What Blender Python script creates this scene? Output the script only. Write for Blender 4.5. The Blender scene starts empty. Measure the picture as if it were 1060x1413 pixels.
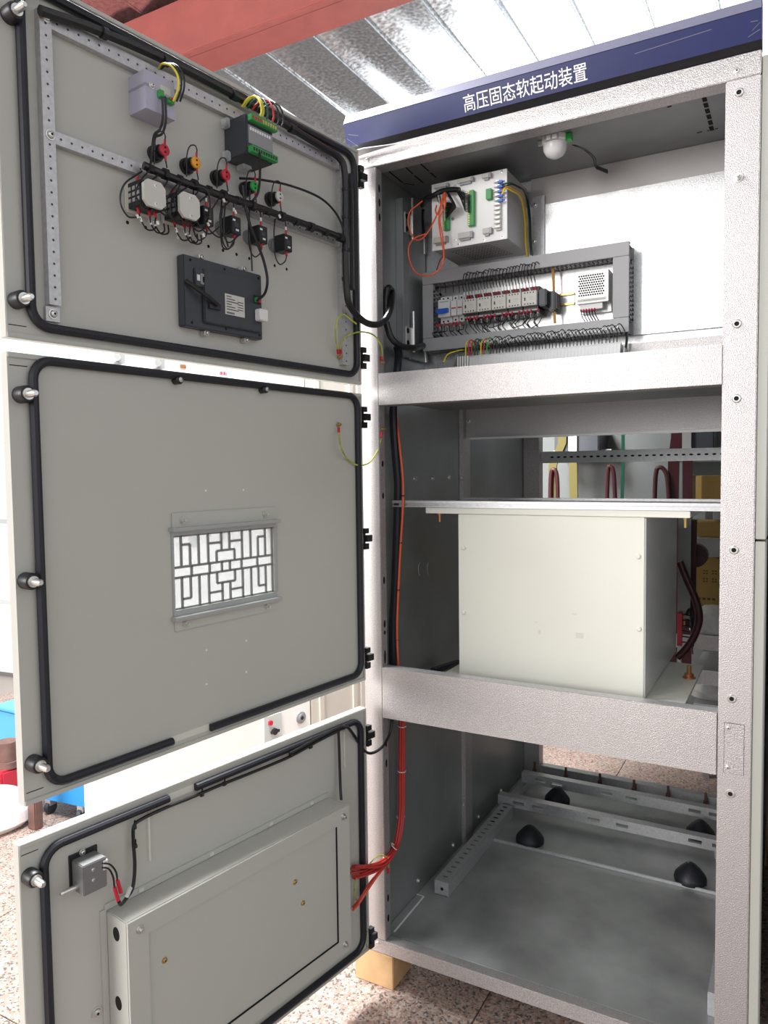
import bpy, bmesh, math, random
from mathutils import Vector, Matrix
random.seed(7)
S = bpy.context.scene
COL = S.collection

# ------------------------------------------------------------------ camera
CP = Vector((1.0809, -1.8172, 1.3999)); YAW, PIT, ROL, FPX = 0.5074, -0.055, -0.0125, 1027.82
_F = Vector((-math.sin(YAW)*math.cos(PIT), math.cos(YAW)*math.cos(PIT), math.sin(PIT)))
_R = Vector((math.cos(YAW), math.sin(YAW), 0)); _U = _R.cross(_F)
CR = _R*math.cos(ROL) + _U*math.sin(ROL); CU = -_R*math.sin(ROL) + _U*math.cos(ROL)
cam = bpy.data.objects.new('camera', bpy.data.cameras.new('camera')); COL.objects.link(cam)
m = Matrix.Identity(4)
for i in range(3):
    m[i][0] = CR[i]; m[i][1] = CU[i]; m[i][2] = -_F[i]; m[i][3] = CP[i]
cam.matrix_world = m
cam.data.sensor_fit = 'HORIZONTAL'; cam.data.sensor_width = 36
cam.data.lens = FPX/1060*36; cam.data.clip_start = 0.05
S.camera = cam

# ------------------------------------------------------------------ light
W = bpy.data.worlds.new('sky'); S.world = W; W.use_nodes = True
wn = W.node_tree.nodes; bgn = wn['Background']
bgn.inputs[0].default_value = (0.93, 0.96, 1.0, 1); bgn.inputs[1].default_value = 1.0
def area(name, loc, target, sx, sy, power, col=(1, 1, 1)):
    l = bpy.data.lights.new(name, 'AREA'); l.shape = 'RECTANGLE'; l.size = sx; l.size_y = sy
    l.energy = power; l.color = col
    o = bpy.data.objects.new(name, l); COL.objects.link(o); o.location = loc
    o.rotation_euler = (Vector(target)-Vector(loc)).to_track_quat('-Z', 'Y').to_euler()
    return o
area('doorway_daylight', (-3.6, -8.2, 3.0), (0.2, 0.3, 1.2), 4.2, 3.4, 760, (1.0, 0.97, 0.95))
area('aisle_fill', (-1.0, 0.0, 3.6), (-1.0, 0.0001, 0), 0.9, 1.8, 430, (0.97, 0.99, 1.0))  # added unseen area light that brightens the white cabinet and left floor
area('roof_reflection_fill', (-0.7, 7.8, 1.9), (-0.7, 0, 2.6), 5.4, 3.4, 230, (0.96, 0.98, 1.0))  # added unseen area light that whitens the reflections in the roof sheets
S.view_settings.view_transform = 'Standard'; S.view_settings.look = 'None'
S.view_settings.gamma = 1; S.view_settings.use_curve_mapping = False
S.view_settings.exposure = 0.0
S.cycles.max_bounces = 6; S.cycles.diffuse_bounces = 4; S.cycles.glossy_bounces = 4

# ------------------------------------------------------------------ helpers
def ray(u, v): return _F + CR*((u-530)/FPX) - CU*((v-706.5)/FPX)
class Frame:
    """a vertical working plane: x right, y into it, z up (viewer on the -y side)"""
    def __init__(s, ox, oy, ang):
        s.M = Matrix.Translation((ox, oy, 0)) @ Matrix.Rotation(ang, 4, 'Z'); s.I = s.M.inverted(); s.ang = ang
        s.o = Vector((ox, oy, 0))
    def at(s, u, v, n=0.0):
        c = s.I @ CP; k = s.I.to_3x3() @ ray(u, v); t = (-n-c.y)/k.y; return c + k*t
    def w(s, p): return s.M @ Vector(p)
C0 = Frame(0, 0, 0)
def K(u, v, y): return C0.at(u, v, -y)
def KX(u, v, x): k = ray(u, v); return CP + k*((x-CP.x)/k.x)
def KZ(u, v, z): k = ray(u, v); return CP + k*((z-CP.z)/k.z)
HX, HY, DW = 0.0321, -0.0521, 0.9653
DA = {1: 0.1350, 2: 0.1373, 3: 0.1675}
D = {i: Frame(HX, HY, math.atan2(math.cos(a), math.sin(a))) for i, a in DA.items()}

MATS = {}
def mat(name, col, metal=0.0, rough=0.5, var=0.0, vs=20.0, bump=0.0, bs=200.0, rvar=0.0, emis=0.0, alpha=1.0, vor=False, detail=4, trans=0.0, col2=None):
    if name in MATS: return MATS[name]
    m = bpy.data.materials.new(name); m.use_nodes = True; nt = m.node_tree; b = nt.nodes['Principled BSDF']
    c = tuple(col)+(1,)
    b.inputs['Base Color'].default_value = c; b.inputs['Metallic'].default_value = metal; b.inputs['Roughness'].default_value = rough
    b.inputs['Alpha'].default_value = alpha; b.inputs['Transmission Weight'].default_value = trans
    if emis: b.inputs['Emission Color'].default_value = c; b.inputs['Emission Strength'].default_value = emis
    tc = nt.nodes.new('ShaderNodeTexCoord')
    if var or rvar:
        if vor:
            t = nt.nodes.new('ShaderNodeTexVoronoi'); t.inputs['Scale'].default_value = vs
            sp = nt.nodes.new('ShaderNodeSeparateColor'); nt.links.new(t.outputs['Color'], sp.inputs[0]); fo = sp.outputs[0]
        else:
            t = nt.nodes.new('ShaderNodeTexNoise'); t.inputs['Scale'].default_value = vs; t.inputs['Detail'].default_value = detail; fo = t.outputs['Fac']
        nt.links.new(tc.outputs['Object'], t.inputs['Vector'])
        r = nt.nodes.new('ShaderNodeMapRange')
        if not vor: r.inputs[1].default_value = 0.3; r.inputs[2].default_value = 0.7
        nt.links.new(fo, r.inputs[0])
        if var:
            mx = nt.nodes.new('ShaderNodeMix'); mx.data_type = 'RGBA'
            c2 = col2 or tuple(min(1, x*(1+var)) for x in col)
            c1 = tuple(x*(1-var) for x in col) if not col2 else col
            mx.inputs[6].default_value = tuple(c1)+(1,); mx.inputs[7].default_value = tuple(c2)+(1,)
            nt.links.new(r.outputs[0], mx.inputs[0]); nt.links.new(mx.outputs[2], b.inputs['Base Color'])
        if rvar:
            r2 = nt.nodes.new('ShaderNodeMapRange'); r2.inputs[3].default_value = rough-rvar; r2.inputs[4].default_value = rough+rvar
            nt.links.new(r.outputs[0], r2.inputs[0]); nt.links.new(r2.outputs[0], b.inputs['Roughness'])
    if bump:
        t = nt.nodes.new('ShaderNodeTexNoise'); t.inputs['Scale'].default_value = bs; t.inputs['Detail'].default_value = 3
        nt.links.new(tc.outputs['Object'], t.inputs['Vector'])
        bp = nt.nodes.new('ShaderNodeBump'); bp.inputs['Strength'].default_value = bump; bp.inputs['Distance'].default_value = 0.002
        nt.links.new(t.outputs['Fac'], bp.inputs['Height']); nt.links.new(bp.outputs[0], b.inputs['Normal'])
    MATS[name] = m
    return m

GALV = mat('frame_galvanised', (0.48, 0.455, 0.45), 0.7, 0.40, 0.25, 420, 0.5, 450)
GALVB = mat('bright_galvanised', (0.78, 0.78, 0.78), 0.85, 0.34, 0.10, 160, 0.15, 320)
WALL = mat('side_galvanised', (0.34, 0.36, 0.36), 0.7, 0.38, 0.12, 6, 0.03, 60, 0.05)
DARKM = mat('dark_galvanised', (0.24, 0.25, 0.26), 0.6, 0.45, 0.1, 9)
FLR = mat('tray_steel', (0.40, 0.415, 0.41), 0.55, 0.5, 0.32, 5, 0.05, 90, 0.10, detail=10)
DOORP = mat('door_powder_coat', (0.52, 0.515, 0.47), 0, 0.42, 0.02, 3, 0.03, 700)
CREAM = mat('cream_powder_coat', (0.70, 0.70, 0.62), 0, 0.42, 0.02, 4, 0.02, 700)
STRIP = mat('strip_steel', (0.55, 0.55, 0.56), 0.6, 0.4, 0.1, 120)
RUB = mat('black_rubber', (0.012, 0.013, 0.02), 0, 0.48)
BLK = mat('black_plastic', (0.014, 0.014, 0.016), 0, 0.4)
BLKW = mat('black_wire', (0.010, 0.010, 0.011), 0, 0.33)
HOLE = mat('hole_black', (0.004, 0.004, 0.004), 0, 0.9)
BLUE = mat('fascia_blue', (0.012, 0.018, 0.10), 0, 0.28, 0.1, 5)
GREYF = mat('fascia_grey_blue', (0.12, 0.12, 0.17), 0, 0.35, 0.05, 5)
WHITE = mat('white_print', (0.85, 0.85, 0.85), 0, 0.5)
WPL = mat('white_plastic', (0.78, 0.78, 0.76), 0, 0.4)
CRPL = mat('cream_plastic', (0.62, 0.61, 0.56), 0, 0.45)
LILAC = mat('lilac_plastic', (0.46, 0.45, 0.56), 0, 0.45)
GRYPL = mat('duct_grey', (0.40, 0.40, 0.41), 0, 0.5)
DGRY = mat('charcoal_plastic', (0.045, 0.05, 0.062), 0, 0.42)
MGRY = mat('label_grey', (0.30, 0.30, 0.31), 0.2, 0.4)
GREEN = mat('connector_green', (0.04, 0.33, 0.08), 0, 0.4)
RED = mat('sleeve_red', (0.55, 0.015, 0.04), 0, 0.4)
REDW = mat('cable_red', (0.50, 0.035, 0.03), 0, 0.4)
ORNG = mat('cable_orange', (0.80, 0.12, 0.04), 0, 0.4)
YEL = mat('wire_yellow', (0.75, 0.60, 0.03), 0, 0.4)
YGRN = mat('earth_wire', (0.42, 0.45, 0.07), 0, 0.4, 0.35, 60)
AMB = mat('amber', (0.85, 0.36, 0.01), 0, 0.35)
LGRN = mat('lamp_green', (0.01, 0.36, 0.05), 0, 0.35)
DGRN = mat('dark_green', (0.0, 0.07, 0.035), 0, 0.45)
BLUEL = mat('lever_blue', (0.03, 0.12, 0.60), 0, 0.35)
CHR = mat('zinc_screw', (0.72, 0.71, 0.68), 0.9, 0.28)
BRASS = mat('brass', (0.60, 0.42, 0.15), 0.9, 0.35)
COPP = mat('copper', (0.55, 0.25, 0.12), 0.9, 0.4)
CLEAR = mat('clear_plastic', (0.85, 0.88, 0.9), 0, 0.12, alpha=0.35)
DRED = mat('busbar_red', (0.05, 0.005, 0.008), 0, 0.45)  # base darkened to stand for the shade behind the cabinet
OCHR = mat('busbar_yellow', (0.13, 0.10, 0.008), 0, 0.45)  # yellow darkened too, rear shade held in the base colour
CARD = mat('cardboard', (0.28, 0.18, 0.05), 0, 0.8, 0.08, 12)
WOOD = mat('pine_block', (0.60, 0.38, 0.19), 0, 0.7, 0.16, 14, 0.2, 80)
BEAM = mat('red_oxide_paint', (0.40, 0.10, 0.085), 0, 0.5, 0.1, 6)
WCAB = mat('white_cabinet_paint', (0.86, 0.85, 0.83), 0, 0.4)
BEIGE = mat('beige_cabinet_paint', (0.60, 0.56, 0.50), 0, 0.45)
MBLUE = mat('machine_blue', (0.03, 0.28, 0.65), 0, 0.4)
MRED = mat('machine_red', (0.5, 0.03, 0.05), 0, 0.4)
RUST = mat('rusty_steel', (0.20, 0.11, 0.09), 0.4, 0.6, 0.2, 20)
SACK = mat('woven_sack', (0.75, 0.66, 0.64), 0, 0.8, 0.1, 30, 0.3, 60)
LGREY = mat('pale_grey_paint', (0.55, 0.57, 0.56), 0, 0.5)
SKIN = mat('skin_paint', (0.38, 0.38, 0.345), 0, 0.5)
GLAZE = mat('green_glass', (0.22, 0.42, 0.36), 0, 0.2)
PLAST = mat('plastic_wrap', (0.62, 0.63, 0.62), 0, 0.15, 0.15, 25, 0.6, 30)

SPLIT = {'screw', 'wall_screw', 'brass_screw', 'bolt', 'spare_hole', 'see_through_hole', 'button_rivet', 'cable_hole', 'corner_seam', 'punched_hole', 'rib', 'knockout_rim', 'cable_tie', 'housing_screw', 'cut_line'}
TINY = {'ceiling_slots', 'strut_holes', 'slot', 'scratch', 'terminal_screws', 'terminal_holes', 'vent_holes', 'vent_slots', 'duct_fingers', 'label_print', 'screw_port', 'terminal_print', 'contact_print', 'plug_ports', 'barrier_ribs', 'printed_marks', 'notice_sheet', 'warning_print', 'smudge', 'spiral_wrap', 'ring_lug', 'lettering'}
class MB:
    def __init__(s): s.v = []; s.f = []; s.mi = []; s.mats = []; s.marks = []
    def mk(s): s.marks.append((len(s.v), len(s.f))); return s
    def _m(s, m):
        if m not in s.mats: s.mats.append(m)
        return s.mats.index(m)
    def add(s, vs, fs, m):
        b = len(s.v); s.v += [Vector(p) for p in vs]; k = s._m(m)
        for f in fs: s.f.append([b+i for i in f]); s.mi.append(k)
    def box(s, x0, x1, y0, y1, z0, z1, m):
        if x0 > x1: x0, x1 = x1, x0
        if y0 > y1: y0, y1 = y1, y0
        if z0 > z1: z0, z1 = z1, z0
        s.add([(x0,y0,z0),(x1,y0,z0),(x1,y1,z0),(x0,y1,z0),(x0,y0,z1),(x1,y0,z1),(x1,y1,z1),(x0,y1,z1)],
              [(0,3,2,1),(4,5,6,7),(0,1,5,4),(1,2,6,5),(2,3,7,6),(3,0,4,7)], m); return s
    def hexa(s, P, m):   # 8 points bottom ring, top ring
        s.add(P, [(0,3,2,1),(4,5,6,7),(0,1,5,4),(1,2,6,5),(2,3,7,6),(3,0,4,7)], m); return s
    def cyl(s, p0, p1, r0, m, r1=None, n=16):
        p0 = Vector(p0); p1 = Vector(p1); r1 = r0 if r1 is None else r1
        d = (p1-p0).normalized(); a = d.orthogonal().normalized(); b = d.cross(a)
        vs = []
        for p, r in ((p0, r0), (p1, r1)):
            for i in range(n):
                t = 2*math.pi*i/n; vs.append(p + (a*math.cos(t)+b*math.sin(t))*r)
        fs = [(i, (i+1) % n, n+(i+1) % n, n+i) for i in range(n)]
        fs += [tuple(range(n-1, -1, -1)), tuple(range(n, 2*n))]
        s.add(vs, fs, m); return s
    def lathe(s, p0, axis, prof, m, n=20):     # prof: list (distance along axis, radius)
        p0 = Vector(p0); d = Vector(axis).normalized(); a = d.orthogonal().normalized(); b = d.cross(a); vs = []
        for h, r in prof:
            for i in range(n):
                t = 2*math.pi*i/n; vs.append(p0+d*h+(a*math.cos(t)+b*math.sin(t))*r)
        fs = []
        for j in range(len(prof)-1):
            for i in range(n): fs.append((j*n+i, j*n+(i+1) % n, (j+1)*n+(i+1) % n, (j+1)*n+i))
        fs.append(tuple(range(n-1, -1, -1))); k = (len(prof)-1)*n; fs.append(tuple(range(k, k+n)))
        s.add(vs, fs, m); return s
    def tube(s, pts, r, m, n=8, sub=6, closed=False, raw=False):
        P = [Vector(p) for p in pts]
        if not raw and len(P) > 2: P = spline(P, sub, closed)
        N = len(P); vs = []; up = None
        for i, p in enumerate(P):
            q0 = P[(i-1) % N] if closed or i > 0 else p; q1 = P[(i+1) % N] if closed or i < N-1 else p
            t = (q1-q0)
            if t.length < 1e-9: t = Vector((0, 0, 1))
            t.normalize()
            if up is None: up = t.orthogonal().normalized()
            a = (up - t*up.dot(t))
            a = a.normalized() if a.length > 1e-6 else t.orthogonal().normalized()
            up = a; b = t.cross(a); rr = r[i*len(r)//N] if isinstance(r, (list, tuple)) else r
            for k in range(n):
                an = 2*math.pi*k/n; vs.append(p+(a*math.cos(an)+b*math.sin(an))*rr)
        fs = []
        for i in range(N if closed else N-1):
            j = (i+1) % N
            for k in range(n): fs.append((i*n+k, i*n+(k+1) % n, j*n+(k+1) % n, j*n+k))
        if not closed: fs += [tuple(range(n-1, -1, -1)), tuple(range((N-1)*n, N*n))]
        s.add(vs, fs, m); return s
    def prism(s, poly, y0, y1, m, axis='y'):    # polygon in (x,z) extruded along y, or (y,z) along x, or (x,y) along z
        def P(a, b, c):
            return {'y': (a, c, b), 'x': (c, a, b), 'z': (a, b, c)}[axis]
        n = len(poly); vs = [P(a, b, y0) for a, b in poly]+[P(a, b, y1) for a, b in poly]
        fs = [tuple(range(n)), tuple(range(2*n-1, n-1, -1))]+[(i, n+i, n+(i+1) % n, (i+1) % n) for i in range(n)]
        s.add(vs, fs, m); return s
    def build(s, name, parent=None, fr=None, loc=None, bevel=0, smooth=True):
        if len(s.marks) > 1 and s.marks[0] == (0, 0) and name in SPLIT:      # every screw its own part
            mk = s.marks+[(len(s.v), len(s.f))]
            for (a, fa_), (b, fb_) in zip(mk, mk[1:]):
                q = MB(); q.mats = s.mats; q.v = s.v[a:b]; q.f = [[i-a for i in f] for f in s.f[fa_:fb_]]; q.mi = s.mi[fa_:fb_]; q.build(name, parent, fr, loc, bevel, smooth)
            return None
        me = bpy.data.meshes.new(name); me.from_pydata([tuple(v) for v in s.v], [], s.f)
        for m in s.mats: me.materials.append(m)
        me.polygons.foreach_set('material_index', s.mi)
        bm = bmesh.new(); bm.from_mesh(me); bmesh.ops.recalc_face_normals(bm, faces=bm.faces)
        if bevel:
            es = [e for e in bm.edges if len(e.link_faces) == 2 and e.calc_face_angle(0) > 0.5]
            try: bmesh.ops.bevel(bm, geom=es, offset=bevel, segments=2, affect='EDGES', clamp_overlap=True)
            except Exception: pass
        bm.to_mesh(me); bm.free()
        if smooth:
            me.polygons.foreach_set('use_smooth', [True]*len(me.polygons)); me.set_sharp_from_angle(angle=math.radians(35))
        o = bpy.data.objects.new(name, me); COL.objects.link(o)
        if parent: o.parent = parent
        if name in TINY: o['kind'] = 'stuff'
        if fr is not None: o.location = fr.o; o.rotation_euler = (0, 0, fr.ang)
        if loc is not None: o.location = loc
        return o
def spline(P, sub, closed=False):
    out = []; N = len(P)
    for i in range(N if closed else N-1):
        p1 = P[i]; p2 = P[(i+1) % N]; p0 = P[(i-1) % N] if (closed or i > 0) else p1+(p1-p2); p3 = P[(i+2) % N] if (closed or i < N-2) else p2+(p2-p1)
        for k in range(sub):
            t = k/sub; out.append(0.5*((2*p1)+(p2-p0)*t+(2*p0-5*p1+4*p2-p3)*t*t+(3*p1-p0-3*p2+p3)*t**3))
    if not closed: out.append(P[-1])
    return out
def bx(name, parent, b, m, bevel=0, **k): return MB().box(*b, m).build(name, parent, bevel=bevel, **k)
def tag(o, label=None, cat=None, group=None, kind=None):
    if label: o['label'] = label
    if cat: o['category'] = cat
    if group: o['group'] = group
    if kind: o['kind'] = kind
    return o
def thing(name, label, cat, loc=(0, 0, 0), rz=0, group=None):
    o = bpy.data.objects.new(name, None); COL.objects.link(o); o.empty_display_size = 0.05
    o.location = loc; o.rotation_euler = (0, 0, rz); return tag(o, label, cat, group)
def on_frame(name, label, cat, fr, p, group=None):     # empty with origin at local point p of frame
    return thing(name, label, cat, fr.w(p), fr.ang, group)
def copy_tree(o, parent=None):
    c = o.copy(); COL.objects.link(c)
    if parent: c.parent = parent
    for ch in list(o.children): copy_tree(ch, c)
    return c
def rrect(x0, x1, z0, z1, r, y, n=6):
    out = []
    for cx, cz, a0 in ((x1-r, z1-r, 0), (x0+r, z1-r, 90), (x0+r, z0+r, 180), (x1-r, z0+r, 270)):
        for i in range(n+1):
            a = math.radians(a0+90*i/n); out.append(Vector((cx+r*math.cos(a), y, cz+r*math.sin(a))))
    return out
def screw_mb(mb, x, y, z, r=0.006, h=0.006, m=None, ax=(0, -1, 0)):
    mb.marks.append((len(mb.v), len(mb.f)))
    m = m or CHR; p = Vector((x, y, z)); a = Vector(ax)
    mb.lathe(p, a, [(0, r*1.25), (h*0.25, r*1.25), (h*0.27, r), (h*0.8, r*0.85), (h, r*0.5)], m, 14)
    mb.lathe(p+a*h*0.99, a, [(0, r*0.32), (h*0.06, r*0.3)], HOLE, 8)
    return mb
def plate_holes(mb, x0, x1, z0, z1, y0, y1, holes, m):     # flat plate in xz with rectangular through-holes
    xs = sorted({x0, x1, *[h[0] for h in holes], *[h[1] for h in holes]}); zs = sorted({z0, z1, *[h[2] for h in holes], *[h[3] for h in holes]})
    xs = [x for x in xs if x0 <= x <= x1]; zs = [z for z in zs if z0 <= z <= z1]
    for j in range(len(zs)-1):
        run = None; zc = (zs[j]+zs[j+1])/2
        for i in range(len(xs)-1):
            xc = (xs[i]+xs[i+1])/2; inside = any(h[0] < xc < h[1] and h[2] < zc < h[3] for h in holes)
            if not inside: run = run if run is not None else xs[i]
            if inside and run is not None: mb.box(run, xs[i], y0, y1, zs[j], zs[j+1], m); run = None
        if run is not None: mb.box(run, xs[-1], y0, y1, zs[j], zs[j+1], m)
    return mb

# ================================================================== SETTING
GZ = -0.1      # shop floor level
def granite():
    m = bpy.data.materials.new('pink_granite'); m.use_nodes = True; nt = m.node_tree; b = nt.nodes['Principled BSDF']; b.inputs['Roughness'].default_value = 0.5
    tc = nt.nodes.new('ShaderNodeTexCoord')
    v = nt.nodes.new('ShaderNodeTexVoronoi'); v.inputs['Scale'].default_value = 170; n = nt.nodes.new('ShaderNodeTexNoise'); n.inputs['Scale'].default_value = 30; n.inputs['Detail'].default_value = 4
    geo = nt.nodes.new('ShaderNodeNewGeometry')
    nt.links.new(geo.outputs['Position'], n.inputs['Vector'])
    ad = nt.nodes.new('ShaderNodeVectorMath'); ad.operation = 'MULTIPLY_ADD'; ad.inputs[1].default_value = (0.02,)*3
    nt.links.new(n.outputs['Color'], ad.inputs[0]); nt.links.new(geo.outputs['Position'], ad.inputs[2]); nt.links.new(ad.outputs[0], v.inputs['Vector'])
    s = nt.nodes.new('ShaderNodeSeparateColor'); nt.links.new(v.outputs['Color'], s.inputs[0])
    r = nt.nodes.new('ShaderNodeValToRGB'); r.color_ramp.interpolation = 'CONSTANT'; e = r.color_ramp.elements
    e[0].position = 0; e[0].color = (0.10, 0.08, 0.07, 1); e[1].position = 0.17; e[1].color = (0.32, 0.19, 0.15, 1)
    for p, c in ((0.45, (0.36, 0.29, 0.25, 1)), (0.7, (0.24, 0.20, 0.17, 1)), (0.82, (0.44, 0.34, 0.29, 1))):
        x = e.new(p); x.color = c
    nt.links.new(s.outputs[0], r.inputs[0]); nt.links.new(r.outputs[0], b.inputs['Base Color'])
    return m
GRAN = granite()
GROUT = mat('grout', (0.30, 0.26, 0.24), 0, 0.9)
flo = bx('floor', None, (-16, 16, -12, 22, GZ-0.2, GZ-0.012), GROUT); tag(flo, kind='structure')
tm = None
for ix in range(-5, 5):
    for iy in range(-4, 9):
        T = 0.8
        if tm is None:
            o = MB().box(0.0015, T-0.0015, 0.0015, T-0.0015, -0.012, 0, GRAN).build('tile', flo, bevel=0.001); tm = o.data
        else:
            o = bpy.data.objects.new('tile', tm); COL.objects.link(o); o.parent = flo
        o.location = (ix*T+0.33, iy*T+0.20, GZ)

# roof: corrugated sheets, ribs along Y, each sheet one piece
ceil = bpy.data.objects.new('ceiling', None); COL.objects.link(ceil); tag(ceil, kind='structure')
ROOF = mat('roof_galvanised', (0.62, 0.65, 0.67), 0.95, 0.19, 0.22, 45, 0.05, 70, 0.08, vor=False, detail=6)
PIT_ = 0.355
prof = [(0.0, 0.0), (0.004, -0.012), (0.010, 0.0), (0.016, -.006), (0.022, 0.002), (0.06, 0.010), (0.11, 0.019), (0.16, 0.0235), (0.21, 0.0245), (0.27, 0.024), (0.330, 0.022), (0.343, 0.002), (0.350, -0.008), (0.355, 0.0)]
rm = None
for k in range(-9, 14):
    if rm is None:
        mb = MB(); n = len(prof); vs = []
        for y in (-3.2, 9.0): vs += [(a, y, b) for a, b in prof]
        for y in (-3.2, 9.0): vs += [(a, y, b+0.002) for a, b in prof]
        fs = [(i, i+1, n+i+1, n+i) for i in range(n-1)]+[(2*n+i, 3*n+i, 3*n+i+1, 2*n+i+1) for i in range(n-1)]
        mb.add(vs, fs, ROOF); o = mb.build('roof_panel', ceil); rm = o.data
    else:
        o = bpy.data.objects.new('roof_panel', rm); COL.objects.link(o); o.parent = ceil
    o.location = (-2.2+k*PIT_+0.0, 0, 4.0)
bmz = MB(); bmz.box(-7, 5, 1.34, 1.52, 3.66, 3.985, BEAM); bmz.box(-7, 5, 1.30, 1.345, 3.66, 3.675, BEAM)
tag(bmz.build('roof_beam', bevel=0.004), 'red painted steel beam crossing under the corrugated roof', 'beam')

# ================================================================== CABINET
cab = thing('electrical_cabinet', 'tall galvanised electrical cabinet with blue header and three open grey doors', 'cabinet')
def part(name, b, m, bevel=0.0015): return bx(name, cab, b, m, bevel)
XR = 0.9307
# posts
mb = MB()
mb.box(0, 0.058, 0, 0.034, 0.04, 2.2317, GALV)
pl = mb.build('post', cab, bevel=0.002)
mb = MB()
for z, h in ((2.178, .011), (2.14, .011), (2.10, .011), (1.42, .009), (1.33, .009), (1.09, .011), (0.965, .011), (0.94, .006), (0.87, .02), (0.62, .012), (0.56, .012), (0.16, .011), (0.10, .011)):
    mb.mk().prism([(0.018+0.005*math.cos(a), z+h*math.sin(a)) for a in [i*math.pi/6 for i in range(12)]], 0.0578, 0.0587, HOLE, 'x')
mb.build('punched_hole', pl)
pr_ = bx('post', cab, (XR, 1.0, 0, 0.05, 0.04, 2.2317), GALV, 0.002)
def ring(mb, p, r=0.0095):
    mb.lathe(p, (0, -1, 0), [(0, r), (0.002, r), (0.0035, r*0.8), (0.0035, r*0.55), (0.001, r*0.5)], CHR, 18)
    mb.lathe(Vector(p)+Vector((0, -0.0012, 0)), (0, -1, 0), [(0, r*0.5), (0.0008, r*0.5)], HOLE, 12)
for u, v in ((1020, 128), (1017, 447), (1016.5, 550), (1013, 759), (1010, 964), (1008, 1095)):
    mb = MB(); ring(mb, K(u, v, 0)); mb.build('rivet_nut', pr_)
mb = MB(); p = K(1019, 245, 0); mb.lathe(p, (0, -1, 0), [(0, .010), (.002, .010), (.002, .0065), (.008, .0065), (.008, .004), (.022, .004)], CHR, 12); mb.build('stud', pr_)
p0 = K(1000, 997, 0); p1 = K(1026, 1070, 0)
o = MB().box(p0.x, p1.x, -0.0015, 0.0, p1.z, p0.z, GALV).box(p0.x-.0008, p1.x+.0008, -.0003, 0.0, p1.z-.0008, p0.z+.0008, HOLE).build('cover_plate', pr_)
mb = MB(); screw_mb(mb, p0.x+.008, -.0015, p0.z-.010, .0045, .004); screw_mb(mb, p0.x+.008, -.0015, p1.z+.014, .0045, .004); mb.build('screw', pr_)
# header, sill, rails
hd = part('header_rail', (0, 1.0, -0.001, 0.05, 2.2317, 2.282), GALV)
mb = MB(); q = K(1017, 98, 0); screw_mb(mb, q.x, -.001, q.z, .006, .003); q = K(507, 221, 0); screw_mb(mb, q.x, -.001, q.z, .006, .003); mb.build('screw', hd)
sl = part('sill', (0, 1.0, -0.001, 0.032, 0.0, 0.0399), GALV)
mb = MB(); q = K(521, 1301, 0); screw_mb(mb, q.x, -.001, q.z, .005, .003); mb.build('screw', sl)
r1 = MB().box(0.0585, XR, -0.002, 0.003, 1.5822, 1.6701, GALV).box(0.0585, XR, 0.003, 0.055, 1.5822, 1.586, GALV).box(0.0585, XR, 0.003, 0.04, 1.666, 1.6701, GALV).build('cross_rail', cab, bevel=0.001)
r2 = MB().box(0.0585, XR-.002, -0.002, 0.003, 0.6992, 0.8436, GALV).box(0.0585, XR, 0.003, 0.04, 0.6992, 0.702, GALV).box(0.0585, XR, 0.003, 0.036, 0.840, 0.8436, STRIP).build('cross_rail', cab, bevel=0.001)
# roof, sides, floor of the cabinet
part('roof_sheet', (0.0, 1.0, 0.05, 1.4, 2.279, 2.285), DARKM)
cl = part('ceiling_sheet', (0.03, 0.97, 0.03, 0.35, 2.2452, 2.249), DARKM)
mb = MB()
def cslot(a, b, w=0.006):
    P, Q = KZ(a[0], a[1], 2.245), KZ(b[0], b[1], 2.245); d = (Q-P).normalized(); e = Vector((-d.y, d.x, 0))*w/2
    mb.add([P-e, Q-e, Q+e, P+e], [(0, 1, 2, 3)], HOLE)
    k = len(mb.v)
    for i in range(4): mb.v[k-4+i] = mb.v[k-4+i]+Vector((0, 0, -0.0004))
sx = [(970, 128), (972.5, 137), (974.5, 145), (976.5, 153), (978.5, 161), (980.5, 169), (982, 177)]
for a in sx: cslot((a[0]-1, a[1]-3), (a[0]+1, a[1]+3), 0.010)
for a, b in (((962, 183.5), (969, 181.5)), ((976, 180.5), (979, 180)), ((987, 178), (991, 177)), ((921, 148), (927, 146)),
             ((555, 226), (570, 240)), ((572, 242), (584, 252)), ((575, 221), (592, 236)), ((594, 238), (602, 245)), ((534, 234), (556, 252)), ((558, 253), (572, 255))): cslot(a, b, 0.005)
mb.build('ceiling_slots', cl)
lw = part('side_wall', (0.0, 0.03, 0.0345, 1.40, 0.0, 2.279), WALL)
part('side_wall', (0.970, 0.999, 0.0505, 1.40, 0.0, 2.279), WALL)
fl = part('floor_sheet', (0.03, 0.97, 0.032, 1.395, 0.034, 0.040), FLR)
fl2 = MB().box(0.06, 0.96, 0.700, 1.34, 0.040, 0.046, FLR).box(0.06, 0.96, 0.694, 0.700, 0.0402, 0.051, STRIP).build('rear_tray', cab, bevel=0.0008)
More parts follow.
